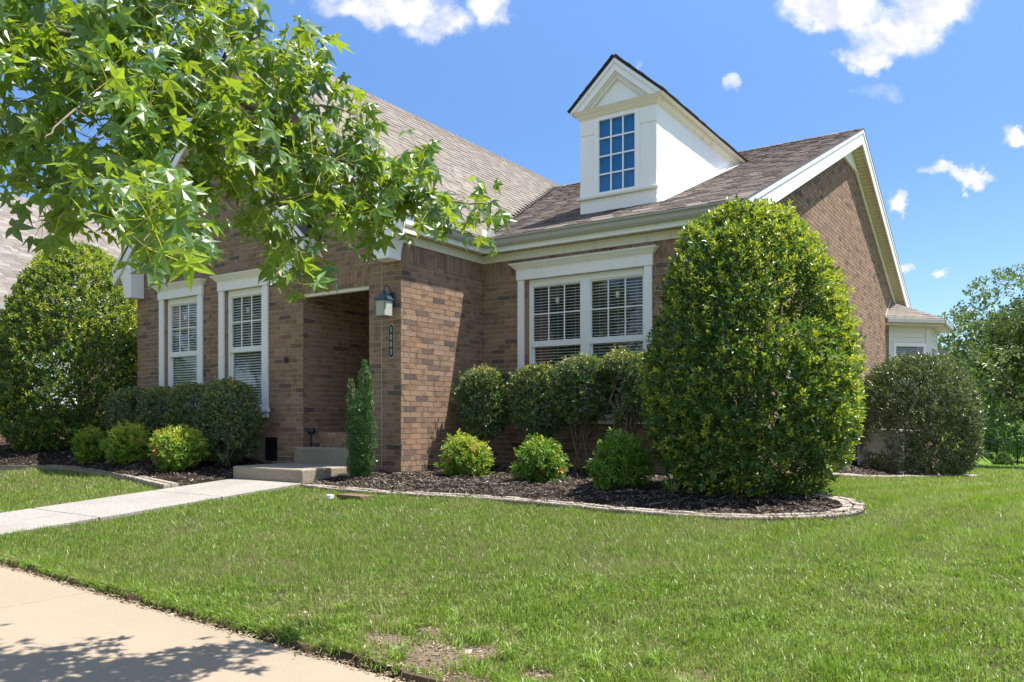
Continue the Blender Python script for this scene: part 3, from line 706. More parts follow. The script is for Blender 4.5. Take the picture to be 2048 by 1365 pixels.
# --- roofs
SH = dict(O=[], A=[], B=[], C=[], R=[], K=[])
def shingles(org, ad, sd, nd, n_rows, rng_fn, ex=.143, kind=0, tabs=(.13, .36)):
    org, ad, sd, nd = (np.array(v, float) for v in (org, ad, sd, nd))
    for r_ in range(n_rows):
        a0, a1 = rng_fn(r_*ex)
        if a1-a0 < .05: continue
        p = a0-random.uniform(0, .3); hi = random.random() < .5
        while p < a1:
            wd = random.uniform(*tabs); s_, e_ = max(p, a0), min(p+wd, a1); p += wd; hi = not hi
            if e_-s_ < .02: continue
            th = .013 if hi else .008
            o = org+ad*s_+sd*(r_*ex-(.002 if hi else 0))+nd*.004
            SH['O'].append(o); SH['A'].append(ad*(e_-s_-.002)); SH['B'].append(sd*(ex+.012)); SH['C'].append(nd*th); SH['R'].append(random.random()); SH['K'].append(kind)
def unit(v): v = np.array(v, float); return v/np.linalg.norm(v)
# front wing, right slope
L1 = math.hypot(EX-RX, RZ1-EZ); s1 = unit((RX-EX, 0, RZ1-EZ)); n1 = unit((RZ1-EZ, 0, EX-RX))
def r1(s):
    h = s*s1[2]; return (-.30, min(11.5, EY+h/PB if h < RZ2-EZ else 11.5))
shingles((EX, 0, EZ), (0, 1, 0), s1, n1, int(L1/.143), r1, kind=0)
# side wing, front slope
s2 = unit((0, RY-EY, RZ2-EZ)); n2 = unit((0, -(RZ2-EZ), RY-EY)); L2 = math.hypot(RY-EY, RZ2-EZ)
def r2(s):
    h = s*s2[2]; y = EY+h/PB
    return (EX-h/PA, XR)
DX0, DX1 = 1.38, 2.66
shingles((0, EY, EZ), (1, 0, 0), s2, n2, int(L2/.143), r2, kind=1)
# nested small gable: right slope strip in front of the big gable wall
GX0, GX1 = -6.82, -1.66; GXm = (GX0+GX1)/2; GZm = EZ+PA*(GXm-GX0)-.04
sg = unit((GXm-GX1, 0, GZm-EZ+.04)); ng = unit((GZm-EZ+.04, 0, GX1-GXm))
shingles((GX1, 0, EZ-.04), (0, 1, 0), sg, ng, int(math.hypot(GXm-GX1, GZm-EZ)/.143), lambda s: (-.31, -.07), kind=2)
O, A, B, Cc, R_, K_ = (np.array(SH[k]) for k in 'OABCRK')
decks = {}
def prism_obj(name, A, B, m, parent, bevel=0, **t): q = MB(); q.prism(A, B); return q.build(name, m, parent, bevel=bevel, **t)
def roofdeck(P, nrm, name='roof'):
    """slab under a slope, top face given"""
    n_ = np.array(nrm)*.09; return prism_obj(name, [tuple(np.array(p)+np.array(nrm)*.002) for p in P], [tuple(np.array(p)-n_) for p in P], M['deck'], house)
VX = EX-(RZ2-EZ)/PA
D1 = roofdeck([(EX-.11, -.29, EZ+.11*PA), (EX-.11, EY, EZ+.11*PA), (VX, RY, RZ2), (VX, 12, RZ2), (RX, 12, RZ1), (RX, -.29, RZ1)], n1)
D2 = roofdeck([(EX, EY+.12, EZ+.12*PB), (XR-.01, EY+.12, EZ+.12*PB), (XR-.01, RY, RZ2), (VX, RY, RZ2)], n2)
roofdeck([(VX-.4, RY, RZ2), (XR-.01, RY, RZ2), (XR-.01, YB, EZ), (VX-.4, YB, EZ)], unit((0, RZ2-EZ, YB-RY)))
roofdeck([(RX, -.29, RZ1), (RX, 12, RZ1), (-6.82, 12, EZ), (-6.82, -.29, EZ)], unit((-(RZ1-EZ), 0, RX+6.82)))
D3 = roofdeck([(GX1, -.30, EZ-.04), (GX1, -.002, EZ-.04), (GXm, -.002, GZm), (GXm, -.30, GZm)], ng)
roofdeck([(GXm, -.30, GZm), (GXm, -.002, GZm), (GX0, -.002, EZ-.04), (GX0, -.30, EZ-.04)], unit((-(GZm-EZ), 0, GXm-GX0)))
prism_obj('flashing', [(GX1+.03, -.075, EZ-.10), (GX1+.03, -.004, EZ-.10), (GXm, -.004, GZm+.02), (GXm, -.075, GZm+.02)], [(GX1+.07, -.075, EZ+.02), (GX1+.07, -.004, EZ+.02), (GXm, -.004, GZm+.14), (GXm, -.075, GZm+.14)], M['flash'], house)
bigs, rests = split_big(O, A, B, Cc, 300)
um = [unit_meshes('shingle', M['sh_main'], 10), unit_meshes('shingle', M['sh_brown'], 10), unit_meshes('shingle', M['sh_brown'], 6)]
for kk, D_ in ((0, D1), (1, D2), (2, D3)):
    idx = bigs[K_[bigs] == kk]
    if len(idx): frame_objs('shingle', um[kk], O[idx], A[idx], B[idx], Cc[idx], R_[idx], D_)
def merge_boxes(name, sets, parent):
    Vs, Fs, Rs, Ms, base = [], [], [], [], 0
    mats = []
    for (o, a, b, c, r, m) in sets:
        V = np.stack([o, o+a, o+a+b, o+b, o+c, o+a+c, o+a+b+c*.25, o+b+c*.25], 1).reshape(-1, 3)
        Fs.append((UNITF[None]+8*np.arange(len(o))[:, None, None]).reshape(-1, 4)+base); base += len(V); Vs.append(V); Rs.append(np.repeat(r, 5)); Ms.append(np.full(5*len(o), len(mats), np.int32)); mats.append(m)
    me = npmesh(name, np.concatenate(Vs), np.concatenate(Fs), mats, {'rnd': np.concatenate(Rs)}); me.polygons.foreach_set('material_index', np.concatenate(Ms))
    return place(name, me, parent, kind='stuff')
merge_boxes('shingles', [(O[i], A[i], B[i], Cc[i], R_[i], m) for i, m in ((rests[K_[rests] == 0], M['sh_main']), (rests[K_[rests] != 0], M['sh_brown']))], house)
# ridge caps
def caps(p0, p1, w, sa, name, m, n=None):
    p0, p1 = np.array(p0, float), np.array(p1, float); L = np.linalg.norm(p1-p0); n = n or int(L/.14); d = (p1-p0)/L
    side = np.array([d[1], -d[0], 0]); q = MB()
    for i in range(n):
        a = p0+d*(i*L/n-.02); b = p0+d*((i+1)*L/n); up = np.array([0, 0, .022]); u2 = np.array([0, 0, .008]); dr = np.array([0, 0, -w*sa])
        q.add([a+side*w+dr+up, a+up*1.3, a-side*w+dr+up, b+side*w+dr+u2, b+u2*1.3, b-side*w+dr+u2, a+side*w+dr, a, a-side*w+dr], [(0, 1, 4, 3), (1, 2, 5, 4), (0, 6, 7, 1), (1, 7, 8, 2), (0, 3, 6), (2, 8, 5)], random.random())
    return q.build(name, m, house)
caps((RX, -.30, RZ1+.01), (RX, 12, RZ1+.01), .13, PA, 'ridge_cap', M['sh_main'])
caps((VX, RY, RZ2+.01), (XR, RY, RZ2+.01), .14, PB, 'ridge_cap', M['sh_brown'])
# valley metal line
q = MB(); vA = np.array([EX-.02, EY+.02, EZ+.03]); vB = np.array([VX, RY, RZ2+.03]); q.tube([vA, vB], .012, 5); q.build('valley_flashing', M['deck'], house)

# --- eaves: a profile of (o = distance out from the wall, z) swept along the two walls and mitred at the inner corner
def sweep(name, prof, m, y_start=-.27, x_end=None, bevel=0):
    x_end = XR-.03 if x_end is None else x_end
    q = MB(); q.prism([(o, y_start, z) for o, z in prof], [(o, Y2-o, z) for o, z in prof]); a = q.build(name, m, house, bevel=bevel)
    q = MB(); q.prism([(o, Y2-o, z) for o, z in prof], [(x_end, Y2-o, z) for o, z in prof]); b = q.build(name, m, house, bevel=bevel)
    return a, b
sweep('frieze_board', [(-.0, 3.245), (.022, 3.245), (.022, 3.375), (-.0, 3.375)], M['cream'], y_start=.0, x_end=XG)
sweep('fascia_board', [(.155, 3.365), (.18, 3.365), (.18, 3.545), (.155, 3.545)], M['cool'])
sweep('gutter', [(.183, 3.44), (.235, 3.44), (.262, 3.475), (.272, 3.52), (.305, 3.545), (.305, 3.562), (.295, 3.562), (.295, 3.55), (.183, 3.55)], M['gutter'])
sweep('drip_edge', [(.17, 3.556), (.30, 3.566), (.30, 3.572), (.17, 3.585)], M['vinyl'], y_start=-.28)
# soffit panels, one by one
sm = unit_meshes('soffit_panel', M['soffit'], 4)
O, A, B, Cc, R_ = [], [], [], [], []
y = .0
while y < Y2-.17: O.append((.022, y, 3.366)); A.append((.133, 0, 0)); B.append((0, .094, 0)); Cc.append((0, 0, .01)); R_.append(random.random()); y += .10
x = .17
while x < XG-.02: O.append((x, Y2-.155, 3.366)); A.append((.094, 0, 0)); B.append((0, .133, 0)); Cc.append((0, 0, .01)); R_.append(random.random()); x += .10
hs_ = empty('soffit', (.1, .5, 3.4)); hs_.parent = house; hs_.matrix_parent_inverse = wmat(house).inverted()
frame_objs('soffit_panel', sm, O, A, B, Cc, R_, hs_)
q = MB(); q.box(.01, .17, -.02, Y2-.01, 3.378, 3.39); q.box(.01, XG+.2, Y2-.16, Y2-.005, 3.378, 3.39); q.build('soffit_backing', M['dark'], house)
box('gutter_splash_guard', M['vinyl'], house, .285, .297, 1.50, 1.66, 3.55, 3.68); box('gutter_splash_guard', M['vinyl'], house, .27, .42, 1.636, 1.648, 3.55, 3.68)

# --- rake trim of the side gable
def rake(y0, y1, x0, x1, dz0, dz1, name, m, bevel=.003, zf=None):
    zf = zf or zB
    A = [(x0, y0, zf(y0)+dz0), (x0, y0, zf(y0)+dz1), (x0, y1, zf(y1)+dz1), (x0, y1, zf(y1)+dz0)]
    return prism_obj(name, A, [(x1, y, z) for x, y, z in A], m, house, bevel)
for ya, yb in ((EY-.12, RY), (YB+.05, RY)):
    rake(ya, yb, XR-.035, XR-.005, -.30, -.075, 'rake_board', M['white'])
    rake(ya, yb, XR-.035, XR+.012, -.077, .0, 'rake_moulding', M['white'])
    rake(ya+(.5 if ya < 5 else -.4), yb, XG+.0, XG+.03, -.40, -.245, 'rake_frieze', M['white'])
    rake(ya, yb, XR-.05, XR+.02, .0, .012, 'drip_edge', M['deck'])
    # soffit panels along the slope
    sd = unit((0, yb-ya, zB(yb)-zB(ya))); L = math.hypot(yb-ya, zB(yb)-zB(ya)); n_ = unit(np.cross((1, 0, 0), sd)); n_ = n_ if n_[2] > 0 else -n_
    O, A, B, Cc, R_ = [], [], [], [], []; s_ = .45
    while s_ < L-.1:
        o = np.array([XG+.03, ya, zB(ya)-.262])+sd*s_
        O.append(o); A.append(np.array([XR-.035-XG-.03, 0, 0])); B.append(sd*.116); Cc.append(n_*.01); R_.append(random.random()); s_ += .122
    rs = empty('rake_soffit', (XG+.1, ya, 3.4)); rs.parent = house; rs.matrix_parent_inverse = wmat(house).inverted()
    frame_objs('soffit_panel', sm, O, A, B, Cc, R_, rs)
    rake(ya, yb, XG, XR-.03, -.25, -.24, 'soffit_backing', M['dark'])
prism_obj('eave_return', [(XR-.30, Y2-.02, 3.25), (XR-.30, EY+.11, 3.36), (XR-.30, EY+.11, 3.55), (XR-.30, Y2+.4, 3.62), (XR-.30, Y2+.3, 3.25)], [(XR-.006, Y2-.02, 3.25), (XR-.006, EY+.11, 3.36), (XR-.006, EY+.11, 3.55), (XR-.006, Y2+.4, 3.62), (XR-.006, Y2+.3, 3.25)], M['white'], house, .003)
# beadboard panel in the gable peak
zl = 6.05; ya_, yb_ = 8.43, 9.87
gp = prism_obj('gable_peak_panel', [(XG, ya_-.15, zl), (XG, yb_+.15, zl), (XG, RY, RZ2-.28)], [(XG+.02, ya_-.15, zl), (XG+.02, yb_+.15, zl), (XG+.02, RY, RZ2-.28)], M['white'], house)
for i in range(30):
    y = ya_+i*.05
    if y > yb_: break
    zt = zB(y)-.33
    if zt-zl < .04: continue
    box('beadboard', M['white'], gp, XG+.021, XG+.028, y, y+.044, zl+.03, zt, bevel=.002)
box('gable_peak_sill', M['white'], gp, XG, XG+.05, ya_-.15, yb_+.15, zl-.03, zl+.02)

# --- front rakes, friezes and boxed returns
def frontgable(x0, x1, xm, zt, y0, frieze=True, only=(0, 1)):
    for k_, (xa, s_) in enumerate(((x0, 1), (x1, -1))):
        if k_ not in only: continue
        za = EZ if x1 > 0 else EZ-.04
        def pp(y, d0, d1, xs_): return [(xa, y, za+d0), (xa, y, za+d1), (xm, y, zt+d1), (xm, y, zt+d0)]
        prism_obj('rake_board', pp(y0, -.29, -.075, 0), pp(y0+.03, -.29, -.075, 0), M['white'], house, .003)
        prism_obj('rake_moulding', pp(y0-.02, -.075, .0, 0), pp(y0+.03, -.075, .0, 0), M['white'], house, .003)
        prism_obj('rake_soffit', pp(y0+.03, -.27, -.25, 0), pp(-.001, -.27, -.25, 0), M['soffit'], house)
        xi = xa+s_*.34; zi = za+.34*PA
        A = [(xi, -.028, zi-.42), (xi, -.028, zi-.26), (xm, -.028, zt-.26), (xm, -.028, zt-.42)]
        prism_obj('rake_frieze', A, [(x, -.001, z) for x, y, z in A], M['white'], house, .003)
frontgable(-6.82, EX, RX, RZ1, -.29, only=(1,))
frontgable(-6.82, EX, RX, RZ1, -.27, only=(0,))
frontgable(GX0, GX1, GXm, GZm, -.30)
def bracket(xi, xo, y0, ztop=3.56):
    """boxed eave return with a concave outer face"""
    s_ = 1 if xo > xi else -1; w = abs(xo-xi)-.28*1.0
    prof = [(xi, 2.99), (xi+s_*w, 2.99)]
    for i in range(1, 9):
        t = i/8; prof.append((xi+s_*(w+.27*(1-math.cos(t*math.pi/2))*1.0), 2.99+.43*math.sin(t*math.pi/2)))
    prof += [(xo, ztop-.14), (xo, ztop), (xi, ztop+abs(xo-xi)*PA)]
    return prism_obj('eave_return', [(x, y0, z) for x, z in prof], [(x, -.004, z) for x, z in prof], M['cool'], house, .003)
bracket(-.28, EX-.02, -.255); bracket(-6.30, -6.80, -.255); bracket(-2.16, GX1-.02, -.255, 3.50)

# --- windows
def window(x0, x1, zb, zt, y, sashes, cas=.135, tilt=.003):
    """x0..x1 outside of the casings; y wall face"""
    wn = empty('window', ((x0+x1)/2, y, zb)); wn.parent = house; wn.matrix_parent_inverse = wmat(house).inverted()
    W_ = M['white']
    box('casing', W_, wn, x0, x0+cas, y-.035, y-.002, zb, zt); box('casing', W_, wn, x1-cas, x1, y-.035, y-.002, zb, zt)
    box('header_board', W_, wn, x0-.015, x1+.015, y-.05, y-.002, zt+.001, zt+.145)
    q = MB()      # crown moulding: stepped, mitred at both ends
    for a, b, c, d in ((.052, .060, zt+.145, zt+.17), (.07, .115, zt+.17, zt+.225), (.125, .14, zt+.225, zt+.252)):
        e0, e1 = a-.05, b-.05
        A = [(x0-.015-e0, y-a, c), (x1+.015+e0, y-a, c), (x1+.015+e0, y-.002, c), (x0-.015-e0, y-.002, c)]
        B_ = [(x0-.015-e1, y-b, d), (x1+.015+e1, y-b, d), (x1+.015+e1, y-.002, d), (x0-.015-e1, y-.002, d)]
        q.prism(A, B_)
    q.build('crown_moulding', W_, wn, bevel=.002)
    box('sill', W_, wn, x0-.03, x1+.03, y-.06, y-.002, zb-.05, zb-.001); box('apron_board', W_, wn, x0, x1, y-.03, y-.002, zb-.14, zb-.051)
    xi0, xi1 = x0+cas-.005, x1-cas+.005
    zr = 1.935
    V_ = M['vinyl']; yb_ = y+.055
    n = len(sashes)
    for (a, b) in sashes:
        # outer frame, upper sash, lower sash (set behind)
        fr = MB(); f = .045
        fr.box(a-f, a, yb_-.03, yb_+.05, zb, zt+.0); fr.box(b, b+f, yb_-.03, yb_+.05, zb, zt+.0); fr.box(a, b, yb_-.03, yb_+.05, 2.815, zt+.0); fr.box(a, b, yb_-.03, yb_+.05, zb, zb+.08)
        fr.build('window_frame', V_, wn, bevel=.003)
        box('meeting_rail', V_, wn, a, b, yb_-.022, yb_+.03, 1.885, 1.975)
        up = MB()
        for u0, u1, v0, v1 in ((a, a+.02, 1.975, 2.815), (b-.02, b, 1.975, 2.815), (a+.02, b-.02, 2.795, 2.815)): up.box(u0, u1, yb_-.012, yb_+.02, v0, v1)
        up.build('upper_sash', V_, wn, bevel=.002)
        lo = MB()
        for u0, u1, v0, v1 in ((a, a+.028, zb+.08, 1.885), (b-.028, b, zb+.08, 1.885), (a+.028, b-.028, zb+.08, zb+.13)): lo.box(u0, u1, yb_+.008, yb_+.04, v0, v1)
        lo.build('lower_sash', V_, wn, bevel=.002)
        ww = (b-a-.04)/3
        for i in (1, 2): box('muntin', V_, wn, a+.02+ww*i-.009, a+.02+ww*i+.009, yb_-.008, yb_+.012, 1.975, 2.795, bevel=.002)
        box('muntin', V_, wn, a+.02, b-.02, yb_-.0095, yb_+.0105, 2.375, 2.395, bevel=.002)
        for i in range(3):
            for v0, v1 in ((1.975, 2.375), (2.395, 2.795)):
                q = MB(); q.box(a+.02+ww*i+.009, a+.02+ww*(i+1)-.009, yb_+.001, yb_+.004, v0, v1); q.build('pane', M['glass'], wn)
        q = MB(); q.box(a+.028, b-.028, yb_+.022, yb_+.026, zb+.13, 1.885); q.build('pane', M['glass'], wn)
        # blinds: stuff-fine slats on three cords, and the knob
        q = MB(); z = zb+.1
        while z < 2.83:
            q.add([(a-.01, yb_+.045, z), (b+.01, yb_+.045, z), (b+.01, yb_+.090, z+.002+tilt), (a-.01, yb_+.090, z+.002+tilt), (a-.01, yb_+.045, z+.007), (b+.01, yb_+.045, z+.007), (b+.01, yb_+.090, z+.007+tilt), (a-.01, yb_+.090, z+.007+tilt)], [(0, 3, 2, 1), (4, 5, 6, 7), (0, 1, 5, 4)]); z += .0435
        for f_ in (.15, .5, .85): q.box(a+(b-a)*f_-.001, a+(b-a)*f_+.001, yb_+.042, yb_+.044, zb+.1, 2.83)
        q.build('blinds', M['blind'], wn, kind='stuff')
        q = MB(); xk = a+(b-a)*.5; q.tube([(xk, yb_+.03, 2.52), (xk, yb_+.03, 2.545), (xk, yb_+.03, 2.60), (xk, yb_+.03, 2.625)], [.012, .028, .030, .012], 8); q.build('blind_pull', M['cream'], wn, smooth=True)
    if n == 2:
        box('mullion', V_, wn, sashes[0][1]+.045, sashes[1][0]-.045, yb_-.035, yb_+.05, zb, zt)
    q = MB(); X0, X1 = xi0-.05, xi1+.05                         # room behind
    for b_ in ((X0, X1, y+1.5, y+1.6, zb-.3, zt+.2), (X0-.05, X0, y+.13, y+1.6, zb-.3, zt+.2), (X1, X1+.05, y+.13, y+1.6, zb-.3, zt+.2), (X0, X1, y+.13, y+1.6, zt+.1, zt+.2), (X0, X1, y+.13, y+1.6, zb-.3, zb-.2)): q.box(*b_)
    q.build('room', M['dark'], wn)
    for xa, xb in ((x0+cas-.01, sashes[0][0]-.046), (sashes[-1][1]+.046, x1-cas+.01)):
        if xb-xa > .01: box('jamb', M['brick'], wn, xa, xb, y+.0, y+.06, zb, zt, bevel=0)
    return wn
window(-5.782, -4.509, .95, 2.915, 0.0, [(-5.55, -4.74)], tilt=.022)
window(-4.054, -2.799, .95, 2.915, 0.0, [(-3.825, -3.02)], tilt=.022)
window(.678, 2.906, .86, 2.915, Y2, [(.90, 1.755), (1.905, 2.755)], cas=.115)
# side window in the gable wall
wn = empty('window', (XG, 9.5, .9)); wn.parent = house; wn.matrix_parent_inverse = wmat(house).inverted()
q = MB()
for b_ in ((XG-.09, XG-.05, 9.01, 9.07, .91, 2.77), (XG-.09, XG-.05, 9.98, 10.04, .91, 2.77), (XG-.09, XG-.05, 9.07, 9.98, 2.70, 2.77), (XG-.09, XG-.05, 9.07, 9.98, .91, .98), (XG-.085, XG-.055, 9.07, 9.98, 1.83, 1.90)): q.box(*b_)
q.build('window_frame', M['vinyl'], wn, bevel=.003); box('pane', M['glass'], wn, XG-.075, XG-.07, 9.07, 9.98, .98, 2.70, bevel=0)
q = MB(); q.box(XG-.6, XG-.55, 8.9, 10.2, .8, 2.9); q.box(XG-.6, XG-.12, 8.9, 8.95, .8, 2.9); q.box(XG-.6, XG-.12, 10.15, 10.2, .8, 2.9); q.build('room', M['dark'], wn)

# --- porch
box('porch_beam', M['cream'], house, -2.008, -.612, .02, .098, 2.652, 2.698)
box('porch_ceiling', M['cream'], house, -2.0, -.61, .101, 2.79, 3.12, 3.16, bevel=0)
pf = box('porch_floor', M['agg'], house, -1.997, -.613, .125, 2.785, .10, .585, bevel=0)
dr = box('front_door', M['door'], house, -1.76, -.87, 2.80, 2.84, .585, 2.64)
box('door_knob', M['pewter'], dr, -1.69, -1.64, 2.74, 2.80, 1.5, 1.55, bevel=.02)
vt = box('crawl_space_vent', M['black'], house, -2.93, -2.60, .03, .06, .12, .50)
for i in range(7): box('vent_louvre', M['black'], vt, -2.92, -2.61, .008, .03, .145+i*.05, .158+i*.05, bevel=.001)
q = MB(); q.tube([(-.362, -.004, -.1), (-.362, -.004, 3.0)], .006, 4); q.build('control_joint', M['mortar'], house)

# --- dormer
dm = empty('dormer', (2.02, 2.6, 4.0)); dm.parent = house; dm.matrix_parent_inverse = wmat(house).inverted()
DY = 2.62; dzr = lambda y: EZ+PB*(y-EY)
XM = (DX0+DX1)/2
CW = M['cool']
# cheeks
for xa, xb in ((DX0, DX0+.04), (DX1-.04, DX1)):
    ye_ = EY+(5.62-EZ)/PB
    prism_obj('cheek', [(xa, DY+.04, dzr(DY+.04)-.05), (xa, ye_, 5.62-.05), (xa, ye_, 5.62), (xa, DY+.04, 5.62)], [(xb, DY+.04, dzr(DY+.04)-.05), (xb, ye_, 5.62-.05), (xb, ye_, 5.62), (xb, DY+.04, 5.62)], CW, dm)
for yy, z1_ in ((3.28, 5.0), (3.95, 5.1)): box('cheek_seam', M['cream'], dm, DX1-.001, DX1+.003, yy, yy+.008, dzr(yy)+.05, z1_, bevel=0)
A = [(DX1, DY, dzr(DY)+.01), (DX1, 6.55, dzr(6.55)+.01), (DX1, 6.55, dzr(6.55)+.06), (DX1, DY, dzr(DY)+.075)]
prism_obj('side_flashing', A, [(x+.012, y, z) for x, y, z in A], M['vinyl'], dm)
A = [(DX1-.01, DY-.02, dzr(DY-.02)+.016), (DX1+.11, DY-.02, dzr(DY-.02)+.016), (DX1+.11, 6.5, dzr(6.5)+.016), (DX1-.01, 6.5, dzr(6.5)+.016)]
prism_obj('side_flashing', A, [(x, y, z+.006) for x, y, z in A], M['vinyl'], dm)
# front: base board, sill, pilasters, head
zS = 4.19
prism_obj('dormer_base', [(DX0, DY, dzr(DY)-.05), (DX1, DY, dzr(DY)-.05), (DX1, DY+.045, dzr(DY)-.05), (DX0, DY+.045, dzr(DY)-.05)], [(DX0, DY, zS), (DX1, DY, zS), (DX1, DY+.045, zS), (DX0, DY+.045, zS)], CW, dm, .002)
box('dormer_sill', M['cream'], dm, DX0-.04, DX1+.04, DY-.05, DY+.05, zS+.001, zS+.035)
gx0, gx1, gz0, gz1 = 1.71, 2.315, 4.275, 5.38
for xa, xb in ((DX0, 1.63), (2.395, DX1)):
    box('pilaster', CW, dm, xa, xb, DY+.006, DY+.045, zS+.036, 5.43, bevel=.002)
    box('pilaster_plinth', CW, dm, xa-.001, xb+.001, DY-.006, DY+.005, zS+.036, 4.45, bevel=.002)
    box('pilaster_cap', CW, dm, xa-.001, xb+.001, DY-.006, DY+.005, 5.20, 5.43, bevel=.002)
q = MB()
for b_ in ((1.631, gx0, DY-.02, DY+.04, zS+.036, 5.43), (gx1, 2.394, DY-.02, DY+.04, zS+.036, 5.43), (gx0, gx1, DY-.02, DY+.04, gz1, 5.43), (gx0, gx1, DY-.02, DY+.04, zS+.036, gz0)): q.box(*b_)
q.build('window_frame', M['vinyl'], dm, bevel=.004)
w3, h4 = (gx1-gx0)/3, (gz1-gz0)/4
for i in (1, 2): box('muntin', M['vinyl'], dm, gx0+w3*i-.011, gx0+w3*i+.011, DY+.0, DY+.022, gz0, gz1, bevel=.002)
for j in (1, 2, 3): box('muntin', M['vinyl'], dm, gx0, gx1, DY-.002, DY+.020, gz0+h4*j-.011, gz0+h4*j+.011, bevel=.002)
for i in range(3):
    for j in range(4):
        q = MB(); q.box(gx0+w3*i+.004, gx0+w3*(i+1)-.004, DY+.012, DY+.015, gz0+h4*j+.004, gz0+h4*(j+1)-.004); q.build('pane', M['glassd'], dm)
box('sky_reflection_backing', M['sky_blue'], dm, gx0-.02, gx1+.02, DY+.05, DY+.07, gz0-.02, gz1+.02, bevel=0)  # blue sheet behind the panes, painting the sky's reflection
# entablature with crown, returns along the cheeks
def dcorn(name, steps, m):
    q = MB()
    for a, b, c, d in steps:
        q.prism([(DX0-a, DY-a, c), (DX1+a, DY-a, c), (DX1+a, 6.9, c), (DX0-a, 6.9, c)], [(DX0-b, DY-b, d), (DX1+b, DY-b, d), (DX1+b, 6.9, d), (DX0-b, 6.9, d)])
    return q.build(name, m, dm, bevel=.002)
dcorn('dormer_cornice', ((.006, .012, 5.431, 5.455), (.018, .06, 5.455, 5.51), (.065, .075, 5.512, 5.535), (.075, .10, 5.537, 5.565)), M['cream'])
DR = 6.26; ov = .14; ez = 5.575
sdm = (DR-ez)/(XM-(DX0-ov))
def tri(x0, x1, z0, zt, y): return [(x0, y, z0), (x1, y, z0), (XM, y, zt)]
prism_obj('tympanum', tri(DX0, DX1, 5.566, DR-.16, DY+.02), tri(DX0, DX1, 5.566, DR-.16, DY+.05), CW, dm)
for s_ in (-1, 1):
    xo = XM+s_*(XM-DX0+ov)
    def slope_board(name, y0, y1, d0, d1, m, shrink=0.0, z0=5.568):
        # board following the rake between perpendicular offsets d0 < d1 below the roof line, cut level at z0
        def P_(d, zz):
            return XM+s_*((DR-d-zz)/sdm)
        A = [(XM, y0, DR-d0), (P_(d0, z0), y0, z0), (P_(d1, z0), y0, z0), (XM, y0, DR-d1)]
        return prism_obj(name, A, [(x, y1, z) for x, y, z in A], m, dm, .002)
    slope_board('pediment_rake', DY-.105, DY+.02, .012, .085, CW)
    slope_board('pediment_rake', DY-.085, DY+.02, .087, .20, CW)
    slope_board('pediment_moulding', DY-.05, DY+.02, .202, .245, M['cream'])
    slope_board('pediment_moulding', DY-.025, DY+.02, .247, .285, CW)
    slope_board('pediment_moulding', DY-.005, DY+.02, .287, .31, M['cream'])
    # roof planes
    nn = unit((s_*sdm, 0, 1)); a = np.array([xo, DY-.12, ez-.012]); b = np.array([XM, DY-.12, DR])
    yE, yR = EY+(ez-EZ)/PB+.1, EY+(DR-EZ)/PB+.1
    pts = [a, b, np.array([XM, yR, DR]), np.array([xo, yE, ez-.012])]
    dk = prism_obj('dormer_roof', [tuple(p+nn*.004) for p in pts], [tuple(p+nn*.03) for p in pts], M['deck'], dm)
    q = MB(); sl_ = unit(b-a); Ls = np.linalg.norm(b-a)
    for r_ in range(int(Ls/.143)+1):
        hh = (r_*.143)*sl_[2]; p = DY-.135; y1 = EY+(ez+hh-EZ)/PB+.05
        while p < y1:
            wd = random.uniform(.13, .33); e_ = min(p+wd, y1); th = random.choice((.008, .014))
            o = a+sl_*r_*.143+nn*.031; o[1] = p; up = min(.155, Ls-r_*.143+.01)
            q.add([o, o+np.array([0, e_-p-.002, 0]), o+np.array([0, e_-p-.002, 0])+sl_*up, o+sl_*up, o+nn*th, o+np.array([0, e_-p-.002, 0])+nn*th, o+np.array([0, e_-p-.002, 0])+sl_*up+nn*.003, o+sl_*up+nn*.003], [(4, 5, 6, 7), (0, 1, 5, 4), (1, 2, 6, 5), (2, 3, 7, 6), (3, 0, 4, 7)], random.random()); p += wd
    q.build('shingles', M['sh_brown'], dm, kind='stuff')
    # eave moulding under the roof edge
    prism_obj('dormer_eave_board', [(xo, DY-.1, ez-.01), (xo-s_*.03, DY-.1, ez-.045), (xo-s_*.06, DY-.1, ez-.008)], [(xo, yE, ez-.01), (xo-s_*.03, yE, ez-.045), (xo-s_*.06, yE, ez-.008)], M['cream'], dm)

